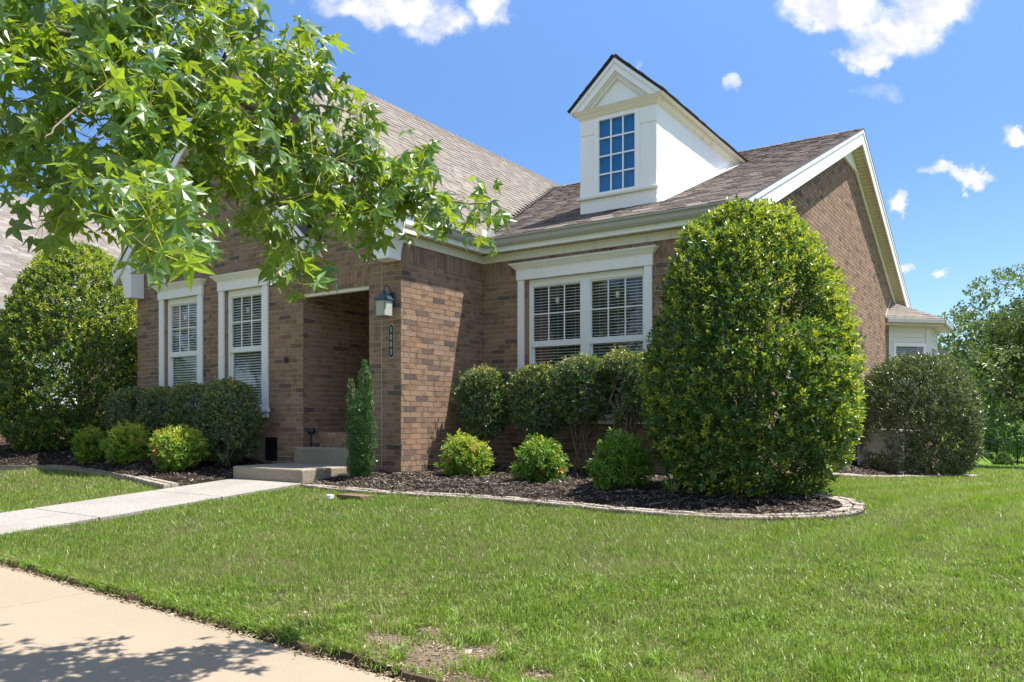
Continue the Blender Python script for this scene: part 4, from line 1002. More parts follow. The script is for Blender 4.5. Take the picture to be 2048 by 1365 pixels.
# --- bay at the far end of the gable wall
bay = empty('bay_window', (XG, 15.0, -.5)); bay.parent = house; bay.matrix_parent_inverse = wmat(house).inverted()
B0 = np.array([XG, 14.15]); B1 = np.array([XG+.86, 15.01]); B2 = np.array([XG+.86, 16.6])
def bayquad(p, q_, z0, z1, out0, out1, name, m, bevel=.002):
    d = (q_-p)/np.linalg.norm(q_-p); n_ = np.array([d[1], -d[0]])
    A = [(p[0]+n_[0]*o, p[1]+n_[1]*o, z0) for o in (out0, out1)]; Bq = [(q_[0]+n_[0]*o, q_[1]+n_[1]*o, z0) for o in (out0, out1)]
    lo_ = [A[0], A[1], Bq[1], Bq[0]]; return prism_obj(name, lo_, [(x, y, z1) for x, y, z in lo_], m, bay, bevel)
def along(p, q_, t): return p+(q_-p)*t
for (p, q_) in ((B0, B1), (B1, B2)):
    bayquad(p, q_, 2.72, 3.17, -.08, 0, 'bay_wall', M['siding']); bayquad(p, q_, -.9, 1.2, -.08, 0, 'bay_wall', M['brick'])
    L = np.linalg.norm(q_-p); a, b = .13/L, 1-.13/L
    bayquad(p, along(p, q_, a), 1.2, 3.17, .001, .02, 'corner_board', M['siding']); bayquad(along(p, q_, b), q_, 1.2, 3.17, .001, .02, 'corner_board', M['siding'])
    for i in range(3): bayquad(along(p, q_, a+.005), along(p, q_, b-.005), 2.76+i*.14, 2.76+i*.14+.132, .001, .012, 'siding_board', M['siding'])
    bayquad(p, along(p, q_, a), 1.2, 2.72, -.08, 0, 'bay_wall', M['siding']); bayquad(along(p, q_, b), q_, 1.2, 2.72, -.08, 0, 'bay_wall', M['siding'])
    a2, b2 = a+.04/L, b-.04/L; bayquad(along(p, q_, a), along(p, q_, b), 2.66, 2.75, -.03, .03, 'window_frame', M['vinyl']); bayquad(along(p, q_, a), along(p, q_, a2+.03), 1.2, 2.66, -.03, .03, 'window_frame', M['vinyl']); bayquad(along(p, q_, b2-.03), along(p, q_, b), 1.2, 2.66, -.03, .03, 'window_frame', M['vinyl'])
    bayquad(along(p, q_, a2+.03), along(p, q_, b2-.03), 1.2, 2.66, -.02, -.017, 'pane', M['glass'], 0)
    q = MB()
    for i in range(30):
        z = 1.22+i*.048; d = (q_-p)/L; n_ = np.array([d[1], -d[0]]); p0_, p1_ = along(p, q_, a2), along(p, q_, b2)
        q.add([(p0_[0]-n_[0]*.05, p0_[1]-n_[1]*.05, z), (p1_[0]-n_[0]*.05, p1_[1]-n_[1]*.05, z), (p1_[0]-n_[0]*.09, p1_[1]-n_[1]*.09, z+.02), (p0_[0]-n_[0]*.09, p0_[1]-n_[1]*.09, z+.02)], [(0, 1, 2, 3)])
    q.build('blinds', M['blind'], bay, kind='stuff')
    bayquad(p, q_, 1.0, 2.8, -.5, -.48, 'room_backing', M['dark'], 0)
o_ = .30; G0 = np.array([XG, 14.15-o_*1.414]); G1 = np.array([XG+.86+o_, 15.01-o_*.414]); G2 = np.array([XG+.86+o_, 16.8])
prism_obj('bay_soffit', [(XG, G0[1], 3.17), (G1[0], G1[1], 3.17), (G2[0], G2[1], 3.17), (XG, 16.8, 3.17)], [(XG, G0[1], 3.24), (G1[0], G1[1], 3.24), (G2[0], G2[1], 3.24), (XG, 16.8, 3.24)], M['soffit'], bay)
for (p, q_) in ((G0, G1), (G1, G2)): bayquad(p, q_, 3.23, 3.34, .0, .09, 'gutter', M['gutter'], .01)
ap1 = (XG+.02, 14.45, 3.83); ap2 = (XG+.02, 16.6, 3.83); 
q = MB()
def lerp(a, b, t): return np.array(a)*(1-t)+np.array(b)*t
for (p, q_, a1, a2) in (((XG, G0[1]-.02, 3.345), (G1[0]+.06, G1[1]-.05, 3.345), ap1, ap1), ((G1[0]+.06, G1[1]-.05, 3.345), (G2[0]+.06, G2[1], 3.345), ap1, ap2)):
    rows = 8
    for r_ in range(rows):
        t0, t1 = r_/rows, (r_+1.08)/rows; l0, l1 = lerp(p, a1, t0), lerp(q_, a2, t0); u0, u1 = lerp(p, a1, min(t1, 1)), lerp(q_, a2, min(t1, 1)); L = np.linalg.norm(l1-l0); n_ = max(1, int(L/.25))
        for i in range(n_):
            A4 = [lerp(l0, l1, i/n_), lerp(l0, l1, (i+1)/n_-.006), lerp(u0, u1, (i+1)/n_-.006), lerp(u0, u1, i/n_)]; th = random.choice((.010, .018)); up = np.array([0, 0, 1.])
            vs = A4+[A4[0]+up*th, A4[1]+up*th, A4[2]+up*.004, A4[3]+up*.004]; q.add(vs, [(4, 5, 6, 7), (0, 1, 5, 4), (1, 2, 6, 5), (3, 0, 4, 7)], random.random())
q.build('bay_roof', M['sh_main'], bay)
prism_obj('wall_flashing', [(XG+.002, G0[1]-.06, 3.33), (XG+.002, 14.40, 3.83), (XG+.002, 14.40, 3.90), (XG+.002, G0[1]-.10, 3.40)], [(XG+.02, G0[1]-.06, 3.33), (XG+.02, 14.40, 3.83), (XG+.02, 14.40, 3.90), (XG+.02, G0[1]-.10, 3.40)], M['gutter'], bay)
prism_obj('rear_porch_eave', [(XG-.5, 17.2, 2.62), (XG+1.12, 17.2, 2.62), (XG+1.0, 17.2, 2.72), (XG-.5, 17.2, 3.4)], [(XG-.5, 20, 2.62), (XG+1.12, 20, 2.62), (XG+1.0, 20, 2.72), (XG-.5, 20, 3.4)], M['gutter'], house)

# ------------------------------------------------------------------ porch steps
ps = empty('porch_steps', (-1.37, -.6, 0), label='two broad exposed aggregate steps up to the dark brick porch opening', category='steps')
box('lower_step', M['agg'], ps, -2.10, -.655, -1.19, -.135, -.14, .125, bevel=.018)
box('upper_step', M['agg'], ps, -2.07, -.655, -.13, .118, .0, .365, bevel=.018)
# lantern
ln = empty('wall_lantern', (-.15, 0, 2.4), label='old bronze wall lantern with seeded glass box on the brick pillar', category='wall lamp')
lx, ly = -.155, -.175
q = MB(); q.box(lx-.05, lx+.05, -.022, -.003, 2.36, 2.56); q.build('back_plate', M['bronze'], ln, bevel=.006)
q = MB(); q.tube([(lx, -.02, 2.47), (lx, -.035, 2.56), (lx, -.08, 2.635), (lx, -.135, 2.635), (lx, ly, 2.58), (lx, ly, 2.53)], .009, 6); q.build('lamp_arm', M['bronze'], ln, smooth=True)
q = MB(); 
def ring(r, z): return [(lx-r, ly-r, z), (lx+r, ly-r, z), (lx+r, ly+r, z), (lx-r, ly+r, z)]
q.prism(ring(.02, 2.55), ring(.028, 2.535)); q.prism(ring(.045, 2.52), ring(.095, 2.44)); q.prism(ring(.095, 2.44), ring(.098, 2.425)); q.build('lantern_cap', M['bronze'], ln, bevel=.003)
for dx, dy, ax in ((0, -1, 0), (0, 1, 0), (1, 0, 1), (-1, 0, 1)):
    r = .078
    if ax == 0: box('lantern_glass', M['lglass'], ln, lx-r+.006, lx+r-.006, ly+dy*r-.002, ly+dy*r+.002, 2.215, 2.42, bevel=0)
    else: box('lantern_glass', M['lglass'], ln, lx+dx*r-.002, lx+dx*r+.002, ly-r+.006, ly+r-.006, 2.215, 2.42, bevel=0)
q = MB()
for sx in (-1, 1):
    for sy in (-1, 1): q.box(lx+sx*.078-.005, lx+sx*.078+.005, ly+sy*.078-.005, ly+sy*.078+.005, 2.20, 2.425)
q.prism(ring(.083, 2.205), ring(.085, 2.217)); q.prism(ring(.05, 2.195), ring(.083, 2.205)); q.build('lantern_frame', M['pewter'], ln, bevel=.001)
# number plaque: 5003
nb = empty('house_number_sign', (-.17, 0, 1.88), label='narrow black plaque reading 5003 downwards, on the brick pillar under the lantern', category='sign')
def plaque(r, name, m, y0, y1):
    pc, zc, hw, hh = -.17, 1.88, .050+r, .235+r; P_ = []
    def arc(cx, cz, rr, a0, a1, k=8): return [(cx+rr*math.cos(math.radians(a0+(a1-a0)*i/k)), cz+rr*math.sin(math.radians(a0+(a1-a0)*i/k))) for i in range(k+1)]
    c = .018
    P_ += [(pc+hw, zc-hh+c*1.2), (pc+hw, zc+hh-c*1.2)]+[(pc+hw-c, zc+hh-c*.9)]+arc(pc, zc+hh-c*1.1, hw-c, 12, 168)+[(pc-hw+c, zc+hh-c*.9), (pc-hw, zc+hh-c*1.2), (pc-hw, zc-hh+c*1.2), (pc-hw+c, zc-hh+c*.9)]+arc(pc, zc-hh+c*1.1, hw-c, 192, 348)+[(pc+hw-c, zc-hh+c*.9)]
    return prism_obj(name, [(x, y0, z) for x, z in P_], [(x, y1, z) for x, z in P_], m, nb)
plaque(.0, 'plaque_rim', M['gold'], -.014, -.004); plaque(-.006, 'plaque_face', M['plaque'], -.018, -.0145)
for i, ch in enumerate('5003'):
    cu = bpy.data.curves.new('digit', 'FONT'); cu.body = ch; cu.size = .105; cu.extrude = .002; cu.align_x = 'CENTER'; cu.align_y = 'CENTER'; cu.offset = .0012
    to = bpy.data.objects.new('digit_tmp', cu); COL.objects.link(to)
    dg = bpy.context.evaluated_depsgraph_get(); me = bpy.data.meshes.new_from_object(to.evaluated_get(dg)); bpy.data.objects.remove(to)
    me.materials.clear(); me.materials.append(M['gold'])
    d_ = place('digit', me, nb, label='pale digit %s' % ch); d_.matrix_basis = Matrix.Translation((-.17, -.0195, 2.035-i*.103)) @ Matrix.Rotation(math.pi/2, 4, 'X') @ Matrix.Diagonal((.82, 1.0, 1.0, 1))
# spot lamp on the upper step, hose bracket, odds and ends
sp_ = empty('garden_spotlight', (-1.76, -.08, .365), label='small black spotlight on a stake at the left of the porch step', category='spotlight')
q = MB(); q.tube([(-1.755, -.06, .35), (-1.76, -.06, .45), (-1.765, -.06, .56)], [.014, .018, .022], 8); q.build('stake', M['black'], sp_, smooth=True)
q = MB(); q.tube([(-1.80, -.075, .60), (-1.795, -.07, .60), (-1.72, -.03, .605), (-1.71, -.025, .605)], [.03, .046, .05, .03], 10); q.build('lamp_head', M['black'], sp_, smooth=True)
hb = empty('wall_hook', (-2.36, 0, 1.7), label='small black twin lobed hook on the brick between the second window and porch', category='hook')
q = MB(); q.tube([(-2.40, -.003, 1.725), (-2.39, -.03, 1.73), (-2.36, -.05, 1.72), (-2.34, -.05, 1.68), (-2.335, -.045, 1.65)], [.012, .02, .024, .016, .006], 6); q.build('hook_leaf', M['black'], hb, smooth=True)
q = MB(); q.tube([(-2.35, -.02, 1.74), (-2.33, -.05, 1.73), (-2.31, -.06, 1.69), (-2.315, -.05, 1.655)], [.01, .018, .02, .006], 6); q.build('hook_leaf', M['black'], hb, smooth=True)
p = on_ground(702, 996); t = prism_obj('drain_lid', [(p[0]-.17, p[1]-.07, p[2]+.0), (p[0]+.25, p[1]-.1, p[2]+.0), (p[0]+.28, p[1]+.08, p[2]+.0), (p[0]-.1, p[1]+.1, p[2])], [(p[0]-.17, p[1]-.07, p[2]+.04), (p[0]+.25, p[1]-.1, p[2]+.04), (p[0]+.28, p[1]+.08, p[2]+.04), (p[0]-.1, p[1]+.1, p[2]+.04)], M['slab'], None, .008, label='flat brown lid set in the grass beside the pale paver edging', category='drain lid')
p = on_ground(660, 998); q = MB(); q.tube([(p[0], p[1], p[2]), (p[0], p[1], p[2]+.045), (p[0], p[1], p[2]+.05)], [.045, .045, .03], 12); q.build('pipe_cap', M['wcap'], None, label='small round white pipe cap in the grass left of the brown lid', category='pipe cap')
p = on_ground(666, 964); box('plastic_tag', M['plastic'], None, p[0]-.05, p[0]+.06, p[1]-.02, p[1]+.02, p[2]+.015, p[2]+.03, label='thin green plastic strip lying in the mulch beside the lower step', category='plastic strip')
def dryleaf(X, Y, r, label, m='dry', dz=.0):
    p = on_ground(X, Y); q = MB(); a = random.random()*3
    if dz: p[2] = dz
    pts = [(p[0]+r*math.cos(a+t)*f, p[1]+r*math.sin(a+t)*f*.6, p[2]+h) for t, f, h in ((0, 1, .02), (.9, .6, .008), (2, .7, .012), (3.1, 1, .025), (4.2, .65, .006), (5.3, .6, .014))]
    q.add(pts+[(p[0], p[1], p[2]+.005)], [(6, i, (i+1) % 6) for i in range(6)]); q.build('dry_leaf', M[m], None, label=label, category='leaf')
dryleaf(1645, 1050, .045, 'tan dead leaf lying on the lawn before the paver edging', dz=on_ground(1645, 1050)[2]+.03); dryleaf(460, 1264, .022, 'small dark dead leaf lying on the concrete pavement', dz=-.372); dryleaf(590, 1308, .010, 'tiny brown crumb of leaf near the grass edge of the pavement', dz=-.372)
# ------------------------------------------------------------------ foliage tools
def rodr(n):   # random unit vectors
    v = rng.normal(size=(n, 3)); return v/np.linalg.norm(v, axis=1)[:, None]
def norm(v): return v/(np.linalg.norm(v, axis=-1, keepdims=True)+1e-9)
def leaf_quads(P, D, Nn, L, W, young, fold=.18, droop=.12, cup=None):
    """two triangles per leaf folded on the midrib"""
    S_ = norm(np.cross(D, Nn)); Nn = norm(np.cross(S_, D)); L = L[:, None]; W = W[:, None]
    l = P+D*L*.45+S_*W*.5+Nn*W*fold; r = P+D*L*.45-S_*W*.5+Nn*W*fold; t = P+D*L-Nn*L*droop
    V = np.stack([P, r, t, l], 1).reshape(-1, 3); n = len(P); b = 4*np.arange(n)[:, None]
    F = np.concatenate([b+np.array([[0, 1, 2]]), b+np.array([[0, 2, 3]])], 1).reshape(-1, 3)
    rn = rng.random(n); return V, F, np.repeat(rn, 2), np.repeat(young, 2)
def sprigs(C, Dv, per, L, W, young, spread=1.0, jit=.35, up=.25):
    """C sprig bases, Dv outward shoot direction"""
    n = len(C); C = np.repeat(C, per, 0); Dv = np.repeat(norm(Dv), per, 0); yg = np.repeat(young, per)
    k = np.tile(np.arange(per), n); ph = k*2.4+np.repeat(rng.uniform(0, 6.28, n), per)
    a = norm(np.cross(Dv, rodr(len(C)))*.0+np.cross(Dv, np.array([.31, .17, .93]))); b = np.cross(Dv, a)
    rad = a*np.cos(ph)[:, None]+b*np.sin(ph)[:, None]
    op = (.25+.75*(1-k/per))[:, None]*spread
    D = norm(Dv*(1.05-op*.6)+rad*op+rng.normal(0, jit*.5, (len(C), 3))+np.array([0, 0, up]))
    P = C+Dv*(k/per*L*1.1)[:, None]+rad*.004
    Nn = norm(Dv*.8+np.array([0, 0, .5])+rng.normal(0, jit, (len(C), 3)))
    LL = L*rng.uniform(.6, 1.2, len(C))*(1-.25*yg); WW = LL*W*rng.uniform(.8, 1.2, len(C))
    return leaf_quads(P, D, Nn, LL, WW, yg*rng.uniform(.6, 1, len(C)))
def lump(P, k=3.0, s=0.0):
    return (np.sin(P[:, 0]*k+s)*np.sin(P[:, 1]*k*1.1+1.3+s)*np.sin(P[:, 2]*k*.9+.7)+.5*np.sin(P[:, 0]*k*2.3+2)*np.sin(P[:, 1]*k*2.1)*np.sin(P[:, 2]*k*2.6+s))
def foliage(name, parts, m, parent, **t):
    V = np.concatenate([p[0] for p in parts]); off = np.cumsum([0]+[len(p[0]) for p in parts[:-1]])
    F = np.concatenate([p[1]+o for p, o in zip(parts, off)]); r = np.concatenate([p[2] for p in parts]); y = np.concatenate([p[3] for p in parts])
    return place(name, npmesh(name, V, F, m, {'rnd': r, 'young': y}), parent, kind='stuff', **t)
def rbox(n, c, h, k=3.0):
    """points and normals on a rounded box"""
    u_ = rodr(n)*np.array([1, 1, 1]); s_ = (np.abs(u_)**k).sum(1)**(1/k); p = u_/s_[:, None]
    g = np.sign(p)*np.abs(p)**(k-1)/np.array(h); return np.array(c)+p*np.array(h), norm(g)
def revolve(n, cx, cy, prof):
    """prof: list of (z, r, dx, dy)"""
    prof = np.array(prof, float); zz = np.linspace(prof[0, 0], prof[-1, 0], 300); rr = np.interp(zz, prof[:, 0], prof[:, 1])
    dr = np.gradient(rr, zz); wgt = rr*np.sqrt(1+np.minimum(dr*dr, 30))+.01; cdf = np.cumsum(wgt)/wgt.sum()
    z = np.interp(rng.random(n), cdf, zz); r = np.interp(z, prof[:, 0], prof[:, 1]); s_ = np.interp(z, zz, np.clip(dr, -6, 6)); th = rng.uniform(0, 2*np.pi, n)
    dx = np.interp(z, prof[:, 0], prof[:, 2]); dy = np.interp(z, prof[:, 0], prof[:, 3])
    P = np.column_stack([cx+dx+r*np.cos(th), cy+dy+r*np.sin(th), z]); N_ = norm(np.column_stack([np.cos(th), np.sin(th), -s_])); return P, N_
def stems(name, m, parent, base, tops, r0, k=5, wob=.06):
    q = MB()
    for b, t in zip(base, tops):
        b, t = np.array(b, float), np.array(t, float); pts = []
        off = rng.normal(0, wob, (5, 3)); off[0] = 0; off[:, 2] *= .3
        for i in range(5): pts.append(b+(t-b)*(i/4)+off[i]*(1 if i < 4 else .3))
        q.tube(pts, [r0*(1-.17*i) for i in range(5)], k)
    return q.build(name, m, parent, smooth=True)

def shrub(name, label, cat, P, N_, c0, m, L, W, per, inner, young_fn, group=None, stem=None, bark='bark', spread=1.0, up=.2, gap=-.75, hollow=.0, depth=.10, extra=None, rag=0.0):
    t = empty(name, c0, label=label, category=cat)
    if group: t['group'] = group
    lm = lump(P, 4.0, c0[0]); keep = lm > gap; P, N_, lm = P[keep], N_[keep], lm[keep]
    dpt = np.abs(rng.normal(0, depth, len(P)))*1.0-lm*.035; Pd = P-N_*(dpt-rag*(rng.random(len(P)) < .06)*rng.uniform(.04, .13, len(P))-rag*.05*lump(P, 6.5, 1.7+c0[1]))[:, None]
    Dv = norm(N_*.75+np.array([0, 0, .45])+rng.normal(0, .38, P.shape))
    yg = young_fn(Pd, N_, dpt)
    parts = [sprigs(Pd, Dv, per, L, W, yg, spread, up=up)]
    ni = inner; idx = rng.integers(0, len(P), ni); cen = np.array([c0[0], c0[1], 0]); f = rng.uniform(.55, .93, ni)[:, None]
    Pi = P[idx]*f+(np.column_stack([np.full(ni, c0[0]), np.full(ni, c0[1]), P[idx, 2]]))*(1-f)
    parts.append(sprigs(Pi, rodr(ni)+N_[idx]*.5, 3, L*1.05, W, np.zeros(ni), spread))
    if extra: parts += extra
    foliage('foliage', parts, m, t)
    if stem: stems('stem', M[bark], t, *stem)
    return t

# --- two tall clipped hollies
def holly_young_sunlit(P, N_, d):
    sunny = np.clip(N_@SUN, 0, 1); return (rng.random(len(P)) < (.42+.75*sunny)*np.clip(1-d*5, 0, 1))*rng.uniform(.5, 1, len(P))  # yellow new growth set thicker towards the sun, painting that side brighter
P_, N_ = revolve(9500, 4.79, .20, [(.0, .60, -.02, 0), (.12, .74, -.03, 0), (.35, .96, -.03, 0), (.8, 1.07, .0, 0), (1.3, 1.07, .01, 0), (1.85, .97, 0, 0), (2.3, .84, -.02, 0), (2.65, .69, -.02, 0), (2.88, .52, -.04, 0), (3.0, .34, -.05, 0), (3.07, .04, -.05, 0)])
zb_ = (P_[:, 2] > .3) | (rng.random(len(P_)) < .6); P_, N_ = P_[zb_], N_[zb_]
bases = [(4.70, .45, -.05), (4.82, .40, -.05), (4.66, .55, -.05), (4.9, .5, -.05)]+[(4.72, .45, .5)]*10
tops = [(4.6, .4, 2.2), (4.9, .3, 2.5), (4.4, .7, 1.7), (5.2, .6, 1.9)]+[tuple(P_[i]*.8+np.array([4.7, .4, P_[i, 2]])*.2) for i in rng.integers(0, len(P_), 10)]
hol = shrub('holly', 'tall clipped dome holly before the house corner, right of the double window', 'holly', P_, N_, (4.75, .4, -.03), M['holly'], .062, .5, 6, 6500, holly_young_sunlit, stem=(bases, tops, .042), gap=-.6, rag=.55)
q = MB(); q.tube([(4.70, .42, -.1), (4.69, .42, .4), (4.72, .4, .9), (4.75, .38, 1.6)], [.10, .08, .07, .04], 9); q.build('trunk', M['bark'], hol, smooth=True)
P_, N_ = revolve(9500, -8.55, .0, [(.15, 1.0, 0, 0), (.6, 1.42, 0, 0), (1.2, 1.48, .0, 0), (1.9, 1.46, 0, 0), (2.6, 1.30, 0, 0), (3.2, 1.12, 0, 0), (3.65, .9, 0, 0), (3.95, .64, 0, 0), (4.12, .4, 0, 0), (4.2, .05, 0, 0)])
bases = [(-8.1, -.1, 0), (-8.3, .1, 0), (-8.0, .2, 0)]+[(-8.2, 0, .7)]*8
tops = [(-8.3, 0, 2.9), (-9.2, .1, 2.2), (-7.6, .2, 2.2)]+[tuple(P_[i]*.8+np.array([-8.4, 0, P_[i, 2]])*.2) for i in rng.integers(0, len(P_), 8)]
hol2 = shrub('holly', 'tall clipped dome holly at the far left, beside the left end of the brick front', 'holly', P_, N_, (-8.4, 0, 0), M['holly'], .078, .5, 6, 6500, holly_young_sunlit, stem=(bases, tops, .045), gap=-.6, rag=.5)
q = MB(); q.tube([(-8.15, -.05, -.1), (-8.12, -.05, .4), (-8.2, 0, .9), (-8.4, 0, 1.8)], [.12, .10, .09, .05], 9); q.build('trunk', M['bark'], hol2, smooth=True)
# --- clipped hedge shrubs
def hedge_young(P, N_, d):
    top = np.clip(N_[:, 2], 0, 1); return (rng.random(len(P)) < .16+.65*top**2)*rng.uniform(.4, 1, len(P))
def hedge(cx, cy, hx_, hy_, z0, z1, label, group, n=2600, ground=False, L=.046, k=3.2):
    P_, N_ = rbox(n, (cx, cy, (z0+z1)/2), (hx_, hy_, (z1-z0)/2), k)
    dn = P_[:, 2] < z0+.18*(z1-z0); keep = ~dn | (rng.random(len(P_)) < .35); P_, N_ = P_[keep], N_[keep]
    g0 = .03; nb_ = 5
    base = [(cx+rng.uniform(-.10, .10), cy+rng.uniform(-.08, .08), g0-.08) for _ in range(nb_)]
    top = [(cx+rng.uniform(-.8, .8)*hx_, cy+rng.uniform(-.6, .6)*hy_, z0+rng.uniform(.25, .9)*(z1-z0)) for _ in range(nb_)]
    base += [tuple(np.array(base[i % nb_])*.5+np.array(top[i % nb_])*.5) for i in range(14)]
    top += [(cx+rng.uniform(-.95, .95)*hx_, cy+rng.uniform(-.9, .9)*hy_, rng.uniform(z0+.05, z1-.05)) for i in range(14)]
    return shrub('hedge_shrub', label, 'shrub', P_, N_, (cx, cy, g0), M['hedge'], L, .48, 5, 1300, hedge_young, group=group, stem=(base, top, .017), gap=-.55, depth=.05, rag=.6)
GR = 'clipped shrubs under the double window'
hedge(.60, 1.16, .34, .30, .56, 1.50, 'square clipped shrub alone on a bare stem in the inner corner of the brick walls', GR)
hedge(1.56, 1.14, .38, .32, .56, 1.51, 'clipped shrub under the left half of the double window, second from the corner', GR)
hedge(2.28, 1.10, .34, .33, .76, 1.60, 'clipped shrub with open pale stems under the right half of the double window', GR)
hedge(2.96, 1.08, .37, .34, .78, 1.62, 'clipped shrub at the right end of the double window, touching the tall holly', GR)
GL = 'clipped shrubs under the two front windows'
hedge(-2.98, -.62, .48, .34, .12, 1.33, 'largest clipped shrub, under the second front window beside the crawl vent', GL, 3600)
hedge(-3.95, -.55, .44, .32, .18, 1.30, 'clipped shrub between the two front windows, left of the largest one', GL)
hedge(-4.85, -.52, .46, .32, .20, 1.28, 'clipped shrub under the first front window', GL)
hedge(-5.75, -.50, .46, .32, .20, 1.28, 'clipped shrub at the left end of the row, against the tall left holly', GL)
# --- nandina mounds: whorls of narrow leaflets
def nand(cx, cy, z0, r, h, label, group, n=620, red=.0, yg=.35, asy=0):
    P_, N_ = rbox(n, (cx, cy, z0+h*.52), (r, r*.9, h*.50), 2.4)
    P_ += N_*(rng.normal(0, .035, len(P_))+.06*lump(P_, 9, cx))[:, None]
    t = empty('nandina', (cx, cy, z0), label=label, category='shrub', group=group)
    sunny = np.clip(N_@SUN, 0, 1); young = (rng.random(n) < yg*(.35+1.2*sunny+.4*np.clip(N_[:, 2], 0, 1)))*rng.uniform(.4, 1, n)  # new growth colour weighted to the sunward side, so sunlight is partly painted in
    D = norm(N_*.9+np.array([0, 0, .3])+rng.normal(0, .35, P_.shape)); Pd = P_-N_*np.abs(rng.normal(0, .05, n))[:, None]
    sel = rng.random(n) < red*np.clip(.3+asy*(cx-P_[:, 0])/r, .05, 1)*1.6
    parts = [sprigs(Pd[~sel], D[~sel], 9, .058, .40, young[~sel], 1.25, .5, -.05)]
    ni = n; idx = rng.integers(0, n, ni); f = rng.uniform(.3, .85, ni)[:, None]; Pi = P_[idx]*f+np.array([cx, cy, z0+h*.4])*(1-f)
    parts.append(sprigs(Pi, rodr(ni)+np.array([0, 0, .5]), 5, .055, .4, np.zeros(ni), 1.2, .5, 0))
    foliage('foliage', parts, M['nand'], t)
    if sel.sum() > 3: foliage('red_foliage', [sprigs(Pd[sel], D[sel], 7, .052, .42, np.zeros(sel.sum()), 1.2, .5, -.1)], M['nandr'], t)
    b = [(cx+rng.uniform(-.05, .05), cy+rng.uniform(-.05, .05), z0-.05) for _ in range(12)]; tp = [tuple(P_[i]*.9+np.array([cx, cy, P_[i, 2]])*.1) for i in rng.integers(0, n, 12)]
    stems('stem', M['bark'], t, b, tp, .008, 4, .03)
NG = 'low nandina mounds along the mulch bed'
nand(1.02, .16, -.02, .275, .52, 'yellow green nandina mound nearest the brick pillar, right of the porch', NG, yg=.7, red=.03)
nand(2.28, .0, -.02, .24, .52, 'dark green notched nandina mound, middle of the three under the double window shrubs', NG, yg=.18, red=.02)
nand(3.45, -.16, -.02, .26, .58, 'pointed green nandina mound beside the tall right holly', NG, yg=.12)
nand(-5.86, -1.20, .07, .22, .46, 'smaller nandina mound at the left, before the tall left holly', NG, yg=.40)
nand(-4.68, -1.22, .08, .31, .56, 'tall nandina mound with orange leaves, middle of the left three', NG, 800, red=.10, yg=.75, asy=.6)
nand(-3.26, -1.26, .06, .33, .54, 'nandina mound with red leaf patches on its left, closest to the lower step', NG, 800, red=.10, yg=.7, asy=.9)
# --- columnar yew
yw = empty('columnar_yew', (-.20, -.58, -.04), label='narrow upright evergreen column beside the steps, in front of the brick pillar', category='shrub')
parts = []; b_, t_ = [], []
for (dx, dy, h, r) in [(-.15, .0, 1.36, .05), (-.05, .05, 1.16, .055), (.05, 0, 1.60, .062), (.10, .04, 1.36, .055), (.16, -.02, 1.16, .05), (-.09, -.07, .95, .08), (.05, -.08, 1.2, .09), (.0, .0, 1.0, .10), (-.15, .05, .7, .07), (.16, .05, .85, .07), (0.0, -.10, .8, .085), (.12, -.07, .95, .07)]:
    n = int(2300*h*r/.08*.42); z = rng.random(n)**.9*h; rr = r*np.clip(np.minimum(1, (h-z)/.22), .12, 1)*np.clip(.55+z/.35, 0, 1)*(1+.25*np.sin(z*26+dx*50)); th = rng.uniform(0, 6.28, n); f = z/h
    cx = -.20+dx*(.40+.75*f)+.02*np.sin(z*5+dx*9); cy = -.58+dy*(.45+.65*f)
    P_ = np.column_stack([cx+rr*np.cos(th), cy+rr*np.sin(th), z-.04]); N_ = np.column_stack([np.cos(th), np.sin(th), 0*th+.9])
    parts.append(sprigs(P_, N_+rng.normal(0, .3, N_.shape), 5, .026, .32, (rng.random(n) < .25+.4*(z > h-.2))*.9, 1.0, .4, .25))
    b_.append((-.20+dx*.4, -.58+dy*.4, -.08)); t_.append((-.20+dx*1.05, -.58+dy, h*.9))
foliage('foliage', parts, M['yew'], yw); stems('stem', M['bark'], yw, b_, t_, .011, 5, .01)
# --- rounded bronze bush by the gable wall
P_, N_ = revolve(9500, 5.24, 9.66, [(-.42, .70, 0, 0), (-.2, .95, 0, 0), (.3, 1.10, 0, 0), (.9, 1.14, .0, 0), (1.35, 1.02, 0, 0), (1.7, .80, 0, 0), (1.93, .52, 0, 0), (2.04, .2, 0, 0), (2.06, .03, 0, 0)])
lo_ = (P_[:, 2] > .7) | ((P_[:, 0]-5.24)*Rv[0]+(P_[:, 1]-9.66)*Rv[1] > .35) | (rng.random(len(P_)) < .62); P_, N_ = P_[lo_], N_[lo_]
b_ = [(5.2+rng.uniform(-.5, .4), 9.6+rng.uniform(-.3, .3), -.48) for _ in range(9)]; t_ = [(b[0]+rng.uniform(-.3, .3), b[1]+rng.uniform(-.2, .2), rng.uniform(1.0, 1.7)) for b in b_]
shrub('bronze_bush', 'rounded dark bronze green bush by the gable wall, in front of the white bay', 'shrub', P_, N_, (5.24, 9.66, -.4), M['bronzebush'], .07, .42, 5, 2600, lambda P, N_, d: (rng.random(len(P)) < .22)*rng.uniform(.4, 1, len(P)), stem=(b_, t_, .035), gap=-.6, rag=.8)
